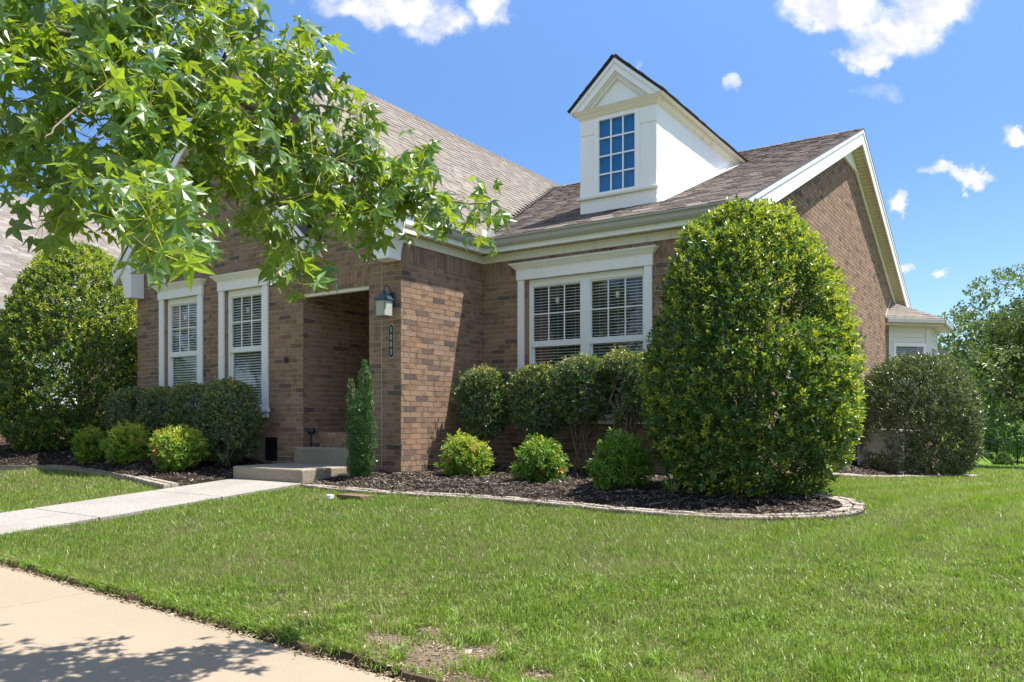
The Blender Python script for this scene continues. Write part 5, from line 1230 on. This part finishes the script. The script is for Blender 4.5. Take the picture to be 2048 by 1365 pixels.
# hosta and grass tufts in the mulch by the right holly
hs = empty('broadleaf_weed', (4.15, -.45, -.03), label='broad leaved weed at the foot of the tall right holly', category='plant')
p0 = on_ground(1352, 985)
for i, (a, L, h) in enumerate([(2.9, .20, .20), (2.2, .17, .26), (.6, .15, .22), (3.6, .15, .14), (1.2, .16, .28), (-.6, .14, .12)]):
    d = np.array([math.cos(a), math.sin(a)]); w_ = .035; c = p0[:2]+d*.03; tip = p0[:2]+d*L; sd = np.array([-d[1], d[0]]); q = MB()
    mids = [(.0, .004, .0), (.35, .5, .75), (.6, 1, .98), (.85, .75, 1.0), (1.0, .02, .86)]
    vs = []
    for f, wf_, hf in mids:
        c_ = c+(tip-c)*f; vs += [(*(c_+sd*w_*wf_), p0[2]+h*hf), (*c_, p0[2]+h*hf-.008*wf_), (*(c_-sd*w_*wf_), p0[2]+h*hf)]
    fs = []
    for k in range(4): fs += [(3*k, 3*k+1, 3*k+4, 3*k+3), (3*k+1, 3*k+2, 3*k+5, 3*k+4)]
    q.add(vs, fs); q.build('leaf', M['nand'], hs, smooth=True)
for X_, Y_, lb in ((1345, 992, 'grass tuft in the mulch below the broad leaved weed'), (1570, 985, 'sparse grass tuft under the right part of the tall right holly'), (105, 916, 'grass tuft under the tall left holly')):
    p = on_ground(X_, Y_); n = 46; a = rng.uniform(0, 6.28, n); L = rng.uniform(.12, .26, n); o = np.column_stack([np.cos(a), np.sin(a)]); s_ = np.column_stack([-np.sin(a), np.cos(a), 0*a])*.003; b = np.column_stack([np.full(n, p[0])+o[:, 0]*.02, np.full(n, p[1])+o[:, 1]*.02, np.full(n, p[2])])
    mid = b+np.column_stack([o*(L*.35)[:, None], L*.75]); tip = b+np.column_stack([o*(L*.95)[:, None], L*rng.uniform(.2, .8, n)])
    V = np.stack([b-s_, b+s_, mid+s_, mid-s_, tip], 1).reshape(-1, 3); k5 = 5*np.arange(n)[:, None]; r = rng.random(n)*.85
    place('grass_tuft', npmesh('grass_tuft', V, [k5+np.array([[3, 2, 4]]), k5+np.array([[0, 1, 2, 3]])], M['grass'], {'rnd': np.concatenate([r, r])}), None, label=lb, category='grass tuft')

# --- two condensers on pads by the gable wall
def condenser(x0, y0, z, label, s=.78, h=.86, solid=False):
    t = empty('air_conditioner', (x0+s/2, y0+s/2, z), label=label, category='air conditioner', group='air conditioners behind the bronze bush')
    box('pad', M['pad'], t, x0-.08, x0+s+.08, y0-.08, y0+s+.08, z-.12, z, bevel=.01)
    for a, b in ((0, 0), (1, 0), (0, 1), (1, 1)): box('corner_post', M['ac'], t, x0+a*(s-.05), x0+a*(s-.05)+.05, y0+b*(s-.05), y0+b*(s-.05)+.05, z, z+h-.06, bevel=.006)
    box('core', M['dark'], t, x0+.04, x0+s-.04, y0+.04, y0+s-.04, z+.02, z+h-.08)
    if solid: box('side_panel', M['ac'], t, x0+.012, x0+s-.012, y0+.012, y0+s-.012, z+.02, z+h-.07, bevel=.004)
    q = MB()
    for i in range(3 if solid else 15): zz = z+.05+i*.05; q.box(x0+.012, x0+s-.012, y0+.012, y0+s-.012, zz, zz+.022)
    q.build('louvres', M['ac'], t, kind='stuff'); box('top_cover', M['ac'], t, x0-.01, x0+s+.01, y0-.01, y0+s+.01, z+h-.06, z+h, bevel=.012)
condenser(4.22, 9.15, gz(4.6, 9.5), 'pale grey air conditioner at the left behind the bronze bush', solid=True); condenser(4.25, 12.3, gz(4.6, 12.6), 'grey air conditioner at the right behind the bronze bush', h=.9)

# ------------------------------------------------------------------ sweetgum tree, its branches hanging into the view
gum = empty('sweetgum_tree', (2.3, -7.85, -.47), label='sweetgum tree with star shaped leaves hanging across the upper left', category='tree')
def at(px, py, d): return CAM+d*ray(px, py)
trunk = [(2.3, -7.85, -.5), (2.32, -7.83, .2), (2.35, -7.8, 1.2), (2.42, -7.72, 2.2), (2.45, -7.65, 3.2), (2.4, -7.6, 4.6), (2.45, -7.6, 6.0)]
q = MB(); q.tube(trunk, [.17, .13, .12, .105, .09, .065, .03], 12); q.build('trunk', M['bark2'], gum, smooth=True)
BRN = []
def branch(pts, r0, r1):
    C = smooth_curve(pts, 6); C = C+rng.normal(0, .0025, C.shape); q = MB(); q.tube(list(C), list(np.linspace(r0, r1, len(C))), 7); q.build('branch', M['bark2'], gum, smooth=True); BRN.append(C)
T1 = np.array([2.42, -7.72, 2.2]); T2 = np.array([2.45, -7.65, 2.9]); T3 = np.array([2.35, -7.8, 1.6])
branch([T1, at(-500, -60, 3.1), at(-150, 20, 3.2), at(60, 52, 3.2), at(180, 85, 3.2), at(300, 115, 3.25), at(400, 160, 3.3), at(520, 225, 3.4), at(650, 300, 3.55), at(760, 365, 3.7), at(880, 400, 3.85), at(975, 408, 3.95)], .028, .004)
branch([T2, at(-300, -250, 3.2), at(0, -170, 3.3), at(260, -90, 3.4), at(420, 0, 3.5), at(520, 90, 3.7), at(600, 120, 3.9), at(625, 105, 3.95)], .02, .003)
branch([at(180, 85, 3.2), at(260, 200, 3.2), at(330, 330, 3.0), at(330, 460, 2.8)], .005, .0015)
branch([at(60, 52, 3.2), at(85, 180, 3.6), at(90, 300, 3.9), at(130, 420, 4.1)], .008, .002)
branch([at(-150, 20, 3.2), at(-60, 160, 3.5), at(20, 280, 3.7), at(40, 390, 3.8)], .008, .002)
branch([at(400, 160, 3.3), at(500, 300, 3.3), at(570, 420, 3.25), at(600, 530, 3.2)], .005, .0015)
branch([at(520, 225, 3.4), at(640, 210, 3.5), at(710, 230, 3.6)], .010, .003)
branch([at(650, 300, 3.55), at(740, 400, 3.5), at(765, 455, 3.45)], .009, .003)
branch([at(300, 115, 3.25), at(150, 220, 2.7), at(90, 280, 2.5)], .006, .002)
branch([T3, at(-600, 250, 3.3), at(-300, 250, 3.4), at(-120, 330, 3.6)], .03, .004)
branch([T2+np.array([0, 0, .6]), (3.2, -6.9, 4.2), (4.2, -6.4, 4.6), (5.0, -6.2, 4.7)], .04, .005)
branch([T2+np.array([0, 0, .9]), (2.0, -6.6, 4.4), (1.5, -5.6, 4.8)], .04, .005)
branch([T2+np.array([0, 0, .3]), (1.4, -8.4, 3.6), (.5, -8.8, 3.9)], .04, .005)
branch([T2+np.array([0, 0, 1.2]), (2.9, -8.6, 4.9), (3.4, -9.5, 5.2)], .04, .005)
BP = np.concatenate(BRN)
# where foliage hangs in the view: outline of the mass and depth by region
OUT = [(-60, -60), (440, -60), (470, 20), (480, 50), (535, 88), (560, 110), (590, 75), (628, 78), (645, 115), (632, 165), (692, 190), (730, 225), (742, 285), (800, 305), (862, 302), (882, 345), (908, 372), (935, 358), (985, 372), (1000, 405), (992, 440), (960, 462), (935, 455), (900, 440), (872, 448), (850, 425), (812, 405), (795, 430), (778, 470), (745, 478), (700, 430), (655, 430), (625, 470), (632, 520), (628, 575), (600, 575), (568, 560), (548, 520), (520, 455), (485, 460), (450, 400), (405, 355), (385, 410), (380, 490), (340, 505), (290, 500), (245, 470), (205, 430), (170, 350), (150, 395), (150, 440), (100, 455), (65, 440), (70, 395), (30, 400), (-60, 380)]
HOLES = [((40, 200), 38, 46), ((175, 400), 40, 40), ((0, 330), 24, 30), ((450, 470), 40, 50), ((180, 300), 10, 14), ((55, 345), 20, 22), ((410, 430), 22, 40), ((690, 250), 10, 8)]
def dep(x, y):
    d = 2.75+np.clip((x-300)/700, 0, 1)*1.15+np.clip((150-y)/300, 0, 1)*.5+np.clip((160-x)/200, 0, 1)*.85*np.clip((y-150)/150, 0, 1)
    return d-np.exp(-((x-300)/110)**2-((y-430)/110)**2)*.55
n = 3800; cx_ = rng.uniform(-60, 1010, n); cy_ = rng.uniform(-60, 600, n); ok = pip(cx_, cy_, OUT)
ok &= (cx_ < 972)
for (hx0, hy0), rx, ry in HOLES: ok &= ((cx_-hx0)/rx)**2+((cy_-hy0)/ry)**2 > 1
cx_, cy_ = cx_[ok], cy_[ok]; n = len(cx_)
k = np.concatenate([np.arange(n)]); dd = dep(cx_, cy_)+rng.uniform(0, 1.0, n)**1.3*.9*np.where(cx_ > 600, .5, 1.0)
Pc = CAM+dd[:, None]*((cx_-1024)/FP)[:, None]*Rv+dd[:, None]*Vv+np.column_stack([0*cx_, 0*cx_, dd*(836-cy_)/FP])
dens = .34+.30*np.sin(cx_*.021+1)*np.sin(cy_*.027+cx_*.008); keep = rng.random(n) < dens; Pc = Pc[keep]
# unseen crown outside the view, leaves cut where their shadow would stray
m_ = 1600; a = rng.uniform(0, 6.28, m_); rr = np.sqrt(rng.random(m_))*3.0; zz = rng.uniform(2.0, 6.2, m_); Po = np.column_stack([2.4+rr*np.cos(a), -7.6+rr*np.sin(a), zz])
x_, y_, z_ = proj(Po); outside = (z_ < .3) | (x_ < -160) | (y_ < -160) | (x_ > 2200); far_ = np.linalg.norm(Po-CAM, axis=1) > 1.2; rr_ok = rr < 3.0*np.sin(np.clip((zz-1.2)/5.4, 0, 1)*3.14)**.6
hh_ = (Po[:, 2]+.376); sx_, sy_, sz_ = proj(np.column_stack([Po[:, 0]-.374*hh_, Po[:, 1]-.226*hh_, np.full(len(Po), -.376)]))
clear_ = (sz_ < .4) | (sx_ < -30) | ((sy_ > 1215) & (sx_ < 480)) | ((sx_ < 270) & (sy_ < 1165) & (sy_ > 1040))
Po = Po[outside & far_ & rr_ok & clear_ & (Po[:, 0] < 5.3)]
Pl = np.concatenate([Pc, Po])
# star leaf
def star(scale, droop, curl, seed):
    R_ = np.random.default_rng(seed); V = [(0, 0, 0)]; F = []
    angs = np.radians([-112, -56, 0, 56, 112]); rad = [.62, .88, 1.0, .88, .62]
    no = [(-152, .18), (-84, .36), (-28, .42), (28, .42), (84, .36), (152, .18)]
    ni = []
    for a_, r_ in no: a_ = math.radians(a_); ni.append(len(V)); V.append((r_*math.sin(a_), r_*math.cos(a_), .045))
    for i, (a_, r_) in enumerate(zip(angs, rad)):
        a_ += R_.normal(0, .06); r_ *= R_.uniform(.92, 1.08); s_, c_ = math.sin(a_), math.cos(a_); wd = .14*R_.uniform(.85, 1.15)
        zt = -droop*(r_**2)*R_.uniform(.6, 1.4); zm = -droop*(.55*r_)**2
        im = len(V); V.append((.58*r_*s_, .58*r_*c_, zm-.02)); il = len(V); V.append((.55*r_*s_-wd*c_, .55*r_*c_+wd*s_, zm+.02)); ir = len(V); V.append((.55*r_*s_+wd*c_, .55*r_*c_-wd*s_, zm+.02)); it = len(V); V.append((r_*s_, r_*c_, zt+curl*.1))
        F += [(0, im, ni[i]), (ni[i], im, il), (il, im, it), (im, ir, it), (0, ni[i+1], im), (im, ni[i+1], ir)]
    V = np.array(V)*scale; V[:, 0] *= 1.0; V[:, 2] += -.25*np.abs(V[:, 0])*R_.uniform(-.2, 1)
    return V, np.array(F)
STARS = [star(1.0, d, c, i) for i, (d, c) in enumerate([(.15, 0), (.3, .2), (.05, 0), (.45, -.2), (.25, .3), (.1, .1), (.5, 0), (.2, -.3)])]
nl = []; FR = []
per = 4
C_ = np.repeat(Pl, per, 0)+rng.normal(0, .055, (len(Pl)*per, 3)); N2 = len(C_)
out_ = norm(np.column_stack([rng.normal(0, 1, N2)+.15, rng.normal(0, 1, N2), rng.normal(-.75, .4, N2)]))
up_ = norm(np.column_stack([rng.normal(0, .55, N2)+.28, rng.normal(0, .55, N2)-.28, np.full(N2, .62)])); side_ = norm(np.cross(out_, up_)); up_ = norm(np.cross(side_, out_))
sz = rng.uniform(.052, .100, N2); sz *= np.where(rng.random(N2) < .15, .6, 1); var = rng.integers(0, 8, N2); lr = rng.random(N2); ly_ = np.where(sz < .055, rng.uniform(.3, 1, N2), (rng.random(N2) < .18)*rng.uniform(.1, .6, N2))
gx_, gy_, gzz = proj(C_); score = sz/np.maximum(gzz, .3); score[(gx_ < -10) | (gx_ > 2048) | (gy_ < -10) | (gy_ > 1365) | (gzz < .3)] = 0
order = np.argsort(-score); bigL, restL = order[:300], order[300:]
sme = []
for i, (V, F) in enumerate(STARS):
    for j in range(2):
        me = npmesh('leaf', V, F, M['gum'], {'rnd': np.full(len(F), .25+.5*j), 'young': np.full(len(F), (.0, .12)[j])}); sme.append(me)
for i in bigL:
    me = sme[var[i]*2+int(lr[i] > .5)]; o = bpy.data.objects.new('leaf', me); COL.objects.link(o); o.parent = gum; o.matrix_parent_inverse = wmat(gum).inverted(); s_ = sz[i]
    a, b, c = side_[i]*s_, out_[i]*s_, up_[i]*s_
    o.matrix_basis = Matrix(((a[0], b[0], c[0], C_[i, 0]), (a[1], b[1], c[1], C_[i, 1]), (a[2], b[2], c[2], C_[i, 2]), (0, 0, 0, 1)))
parts = []
for vi, (V, F) in enumerate(STARS):
    idx = restL[var[restL] == vi]; s_ = sz[idx][:, None, None]
    W_ = C_[idx][:, None]+(V[None, :, 0:1]*side_[idx][:, None]+V[None, :, 1:2]*out_[idx][:, None]+V[None, :, 2:3]*up_[idx][:, None])*s_
    Fg = (F[None]+len(V)*np.arange(len(idx))[:, None, None]).reshape(-1, 3); parts.append((W_.reshape(-1, 3), Fg, np.repeat(lr[idx], len(F)), np.repeat(ly_[idx], len(F))))
foliage('foliage', parts, M['gum'], gum)
# twigs and leaf stalks
q = MB(); d0 = np.array([((BP-p)**2).sum(1).min() for p in Pl]); order_ = np.argsort(d0)
nodes = np.concatenate([BP, np.zeros((len(Pl), 3))]); nn_ = len(BP)
for j in order_:
    p = Pl[j]; d2 = ((nodes[:nn_]-p)**2).sum(1); k_ = int(np.argmin(d2)); b = nodes[k_]; L = math.sqrt(d2[k_])
    nodes[nn_] = p; nn_ += 1
    if L > .9 or L < .02: continue
    mid = (b+p)/2+np.array([0, 0, .06*L])+rng.normal(0, .06*L, 3); r0_ = .0032 if k_ < len(BP) else .0019
    q.tube([b, mid, p], [r0_, r0_*.75, .0013], 4, False)
q.build('twigs', M['bark2'], gum, kind='stuff')
st = bigL.tolist()+restL[:2500].tolist(); st = np.array(st); b0 = np.repeat(Pl, per, 0)[st]; e0 = C_[st]; sdv = norm(np.cross(e0-b0, rodr(len(st))))*.0011
V = np.stack([b0-sdv, b0+sdv, e0+sdv, e0-sdv], 1).reshape(-1, 3); place('leaf_stalks', npmesh('leaf_stalks', V, np.arange(len(V)).reshape(-1, 4), M['nand'], {'rnd': np.full(len(V)//4, .3), 'young': np.full(len(V)//4, .8)}), gum, kind='stuff')

# ------------------------------------------------------------------ background trees
def tree(label, cx, cy, z0, R_, H, trunk_h, m, nl_, ls, group=None, seed=1, squash=1.0, name='shade_tree', lobes=14):
    t = empty(name, (cx, cy, z0), label=label, category='tree')
    if group: t['group'] = group
    r_ = np.random.default_rng(seed); lob = []
    for i in range(lobes):
        a = r_.uniform(0, 6.28); f = r_.random(); zz = trunk_h+(H-trunk_h)*(.12+.80*f); rad = R_*math.sqrt(max(.05, 1-((f-.35)/.72)**2))*r_.uniform(.35, .8)
        lob.append((cx+rad*math.cos(a), cy+rad*math.sin(a), z0+zz, R_*r_.uniform(.30, .48)))
    lob.append((cx, cy, z0+(trunk_h+H)/2, R_*.55)); lob.append((cx, cy, z0+H-R_*.35, R_*.35))
    P_, N_ = [], []
    for (a, b, c, rr) in lob:
        n = int(nl_*rr*rr/sum(l[3]**2 for l in lob)); d = rodr(n); d[:, 2] *= .72*squash; s_ = rr*(1-np.abs(rng.normal(0, .16, n)))
        P_.append(np.array([a, b, c])+d*s_[:, None]); N_.append(norm(d))
    P_, N_ = np.concatenate(P_), np.concatenate(N_); lm = lump(P_, 2.2, seed); kp = lm > -.35; P_, N_ = P_[kp], N_[kp]
    D = norm(N_+np.array([0, 0, -.1])+rng.normal(0, .4, P_.shape))
    foliage('crown', [sprigs(P_, D, 4, ls, .55, (rng.random(len(P_)) < .25)*rng.uniform(.2, 1, len(P_))*1.0, 1.3, .5, .1)], m, t)
    q = MB(); q.tube([(cx, cy, z0-.2), (cx, cy, z0+trunk_h*.6), (cx+.1, cy, z0+trunk_h), (cx, cy+.1, z0+H*.75)], [R_*.045, R_*.035, R_*.03, .03], 8); q.build('trunk', M['bark'], t, smooth=True)
    q = MB()
    for (a, b, c, rr) in lob: q.tube([(cx, cy, z0+trunk_h*r_.uniform(.8, 1.3)), (cx*.5+a*.5, cy*.5+b*.5, (z0+trunk_h+c)/2+.3), (a, b, c)], [R_*.028, R_*.018, .01], 5)
    q.build('limbs', M['bark'], t, smooth=True); return t
def wpos(px, d): r = ray(px, 836); p = CAM+r*d; return p[0], p[1]
for x_, y_, lb in ((-5.5, -8.8, 'street tree on the verge in front of the porch, left of the viewer'), (-14, -8.8, 'street tree on the verge before the neighbouring house'), (-23, -8.9, 'street tree on the verge far to the left')): tree(lb, x_, y_, -.47, 2.9, 6.8, 1.9, M['tree'], 4200, .2, 'street trees on the verge', seed=int(60-x_))
tx, ty = wpos(2085, 30); tree('large dark shade tree beyond the bay, filling the right edge', tx, ty, -1.2, 4.9, 6.9, 1.3, M['tree'], 17000, .17, seed=3, lobes=20)
tx, ty = wpos(2150, 33); tree('second shade tree at the far right edge', tx, ty, -1.3, 3.2, 6.6, 2.3, M['tree'], 7000, .15, seed=5)
tx, ty = wpos(1962, 47); tree('pale green feathery small tree behind the black fence', tx, ty, -1.7, 2.7, 4.4, .2, M['tree2'], 8000, .18, seed=8, name='small_tree', lobes=16)
tx, ty = wpos(2060, 44); tree('bright green round bush like tree behind the right part of the fence', tx, ty, -1.7, 2.1, 2.9, .1, M['tree2'], 4500, .17, seed=11, name='small_tree')
GB = 'trees far behind the fence'
DL = ['far dark tree hidden behind the bay window', 'far dark tree just right of the bay, behind the bronze bush', 'far dark tree above the left cone shrub', 'far dark tree above the right cone shrub at the right edge', 'far dark tree past the right edge of the picture', 'tallest far tree past the right edge of the picture', 'outermost far tree past the right edge of the picture']
for i, (px, d, R_, H) in enumerate([(1800, 75, 5, 9), (1900, 80, 6, 9), (2000, 72, 5.5, 8), (2100, 78, 6, 9.5), (2200, 70, 6, 9), (2330, 75, 6, 10), (2480, 70, 6, 9)]):
    tx, ty = wpos(px, d); tree(DL[i], tx, ty, -2.0, R_, H, 1.0, M['tree'], 4200, .40, GB, seed=20+i)
GS = 'trees across the street'
SL = ['street tree across the road opposite the left front window', 'street tree across the road opposite the porch', 'street tree across the road opposite the gable wall', 'street tree across the road opposite the left holly', 'street tree across the road far right of the house', 'street tree across the road far left of the house']
for i, (x_, y_, R_, H) in enumerate([(-6, -26, 4.2, 8.5), (3, -29, 4.5, 9), (11, -26, 4.0, 8), (-15, -28, 4.5, 9), (20, -29, 4.5, 9), (-25, -29, 5, 9)]):
    tree(SL[i], x_, y_, -.47, R_, H, 1.9, M['tree'], 4200, .26, GS, seed=40+i)
# dark hedge on the far lawn
tx, ty = wpos(2040, 58); t = empty('far_hedge', (tx, ty, -1.8), label='long low dark hedge on the lawn beyond the fence', category='hedge')
P_, N_ = rbox(3500, (tx, ty, -1.0), (7.5, 1.2, .95), 5); foliage('foliage', [sprigs(P_, norm(N_+rng.normal(0, .4, P_.shape)), 4, .26, .6, np.zeros(len(P_)), 1.3)], M['hedge'], t)

# ------------------------------------------------------------------ black metal fence and its two round shrubs
fn = empty('metal_fence', (6, 37, -1.5), label='black metal railing fence across the back lawn', category='fence')
F0 = np.array(wpos(1860, 47)); F1 = np.array(wpos(2300, 31)); Lf = np.linalg.norm(F1-F0); df = (F1-F0)/Lf; npan = 10
sqb = unit_meshes('picket', M['black'], 1)
for i in range(npan+1):
    p = F0+df*(Lf*i/npan); z = gz(*p); box('post', M['black'], fn, p[0]-.04, p[0]+.04, p[1]-.04, p[1]+.04, z-.2, z+1.32, bevel=.005)
    if i == npan: break
    p2 = F0+df*(Lf*(i+1)/npan); z2 = gz(*p2)
    for h in (.12, 1.02, 1.2):
        q = MB(); q.tube([(p[0], p[1], z+h), (p2[0], p2[1], z2+h)], .022, 4); q.build('rail', M['black'], fn)
    npk = int(Lf/npan/.14); O = []
    for j in range(1, npk):
        c = p+(p2-p)*j/npk; zc_ = z+(z2-z)*j/npk; O.append((c[0]-.011, c[1]-.011, zc_+.05))
    if 3 <= i <= 99 and len(O): frame_objs('picket', sqb, O, [(.022, 0, 0)]*len(O), [(0, .022, 0)]*len(O), [(0, 0, 1.2)]*len(O), [.5]*len(O), fn) if i < 8 else None
for px, d, w_, h_, lb in ((1958, 41.5, .42, .60, 'dark cone shaped shrub at the left by the black fence'), (2006, 39, .44, .62, 'dark cone shaped shrub at the right by the black fence')):
    x_, y_ = wpos(px, d); z = gz(x_, y_); P_, N_ = revolve(900, x_, y_, [(z, w_, 0, 0), (z+.15, w_*.95, 0, 0), (z+.36, w_*.6, 0, 0), (z+h_, .05, 0, 0)])
    shrub('cone_shrub', lb, 'shrub', P_, N_, (x_, y_, z), M['hedge'], .08, .5, 4, 300, lambda P, N_, d: np.zeros(len(P)), group='cone shrubs by the black fence', stem=([(x_, y_, z-.1)], [(x_, y_, z+.4)], .02))

# ------------------------------------------------------------------ neighbouring houses
nh = empty('neighbour_house', (-15.5, 4, 0), label='neighbouring house at the left with a steep pale shingle roof', category='house')
NX, NZ, NR = -12.55, 3.42, 3.75; NP = .95
nwx = NX-.30
q = MB(); q.box(-21.5, nwx-.03, -4.6, 13, -.6, 3.3); q.build('wall', M['mortar'], nh)
BR = dict(O=[], A=[], B=[], C=[], R=[])
bricks(lambda u: (nwx, u), (0, 1), (1, 0), -4.6, 8, -.5, 3.25); bricks(lambda u: (u, -4.6), (1, 0), (0, -1), -21.5, nwx, -.5, 3.25)
O, A, B, Cc, R_ = (np.array(BR[k]) for k in 'OABCR'); place('bricks', boxes_mesh('bricks', O, A, B, Cc, R_, M['brick']), nh, kind='stuff')
s3 = unit((-1, 0, NP)); n3 = unit((NP, 0, 1)); SH = dict(O=[], A=[], B=[], C=[], R=[], K=[])
rows = int(NR*math.hypot(1, NP)/.143)
shingles((NX, 0, NZ), (0, 1, 0), s3, n3, rows, lambda s: (-5.0, 13.0), tabs=(.15, .42))
O, A, B, Cc, R_ = (np.array(SH[k]) for k in 'OABCR'); bigs, rests = split_big(O, A, B, Cc, 300)
zt_ = NZ+NR*NP; q = MB(); q.prism([(NX, -5, NZ-.1), (NX-NR, -5, zt_-.1), (NX-2*NR, -5, NZ-.1)], [(NX, 13, NZ-.1), (NX-NR, 13, zt_-.1), (NX-2*NR, 13, NZ-.1)]); q.prism([(NX, -5, NZ-.1), (NX-NR, -5, zt_-.1), (NX-NR, -5, zt_), (NX, -5, NZ)], [(NX, 13, NZ-.1), (NX-NR, 13, zt_-.1), (NX-NR, 13, zt_), (NX, 13, NZ)]); rf = q.build('roof', M['deck'], nh)
frame_objs('shingle', unit_meshes('shingle', M['sh_far'], 10), O[bigs], A[bigs], B[bigs], Cc[bigs], R_[bigs], rf)
place('shingles', boxes_mesh('shingles', O[rests], A[rests], B[rests], Cc[rests], R_[rests], M['sh_far']), nh, kind='stuff')
box('gutter', M['gutter'], nh, NX-.01, NX+.11, -5, 13, NZ-.12, NZ+.0); box('soffit', M['soffit'], nh, nwx, NX-.02, -5, 13, NZ-.22, NZ-.13); caps((NX-NR, -5, zt_+.01), (NX-NR, 13, zt_+.01), .13, NP, 'ridge_cap', M['sh_far']).parent = nh
q = MB(); q.box(nwx-.005, nwx+.03, 1.0, 2.1, 1.0, 2.6); q.build('window', M['vinyl'], nh); box('pane', M['glass'], nh, nwx+.031, nwx+.035, 1.08, 2.02, 1.08, 2.52, bevel=0)
# pinkish bed and pale drive beside it
q = MB(); q.add([(nwx, -4.5, .012), (nwx+1.1, -4.5, .012), (nwx+1.1, 9, .012), (nwx, 9, .012)], [(0, 1, 2, 3)]); q.build('gravel_strip', M['pad'], kind='structure')
bx, by = wpos(1915, 58)
bh = empty('back_house', (bx, by, -1.2), label='brick house far behind, only its corner showing between the bronze bush and the trees', category='house')
cx2, cy2 = wpos(1948, 58)
q = MB(); q.box(cx2-6, cx2-.01, cy2+.01, cy2+8, -2.2, 4.2); q.build('wall', M['mortar'], bh)
BR = dict(O=[], A=[], B=[], C=[], R=[]); bricks(lambda u: (u, cy2), (1, 0), (0, -1), cx2-3, cx2, -2.2, 4.2); bricks(lambda u: (cx2, u), (0, 1), (1, 0), cy2+.02, cy2+8, -2.2, 4.2)
O, A, B, Cc, R_ = (np.array(BR[k]) for k in 'OABCR'); place('bricks', boxes_mesh('bricks', O, A, B, Cc, R_, M['brick']), bh, kind='stuff')
q = MB(); q.prism([(cx2-6.4, cy2-.4, 4.2), (cx2+.4, cy2-.4, 4.2), (cx2-3, cy2-.4, 6.0)], [(cx2-6.4, cy2+8.4, 4.2), (cx2+.4, cy2+8.4, 4.2), (cx2-3, cy2+8.4, 6.0)]); q.build('roof', M['deck'], bh)
bpy.context.view_layer.update()
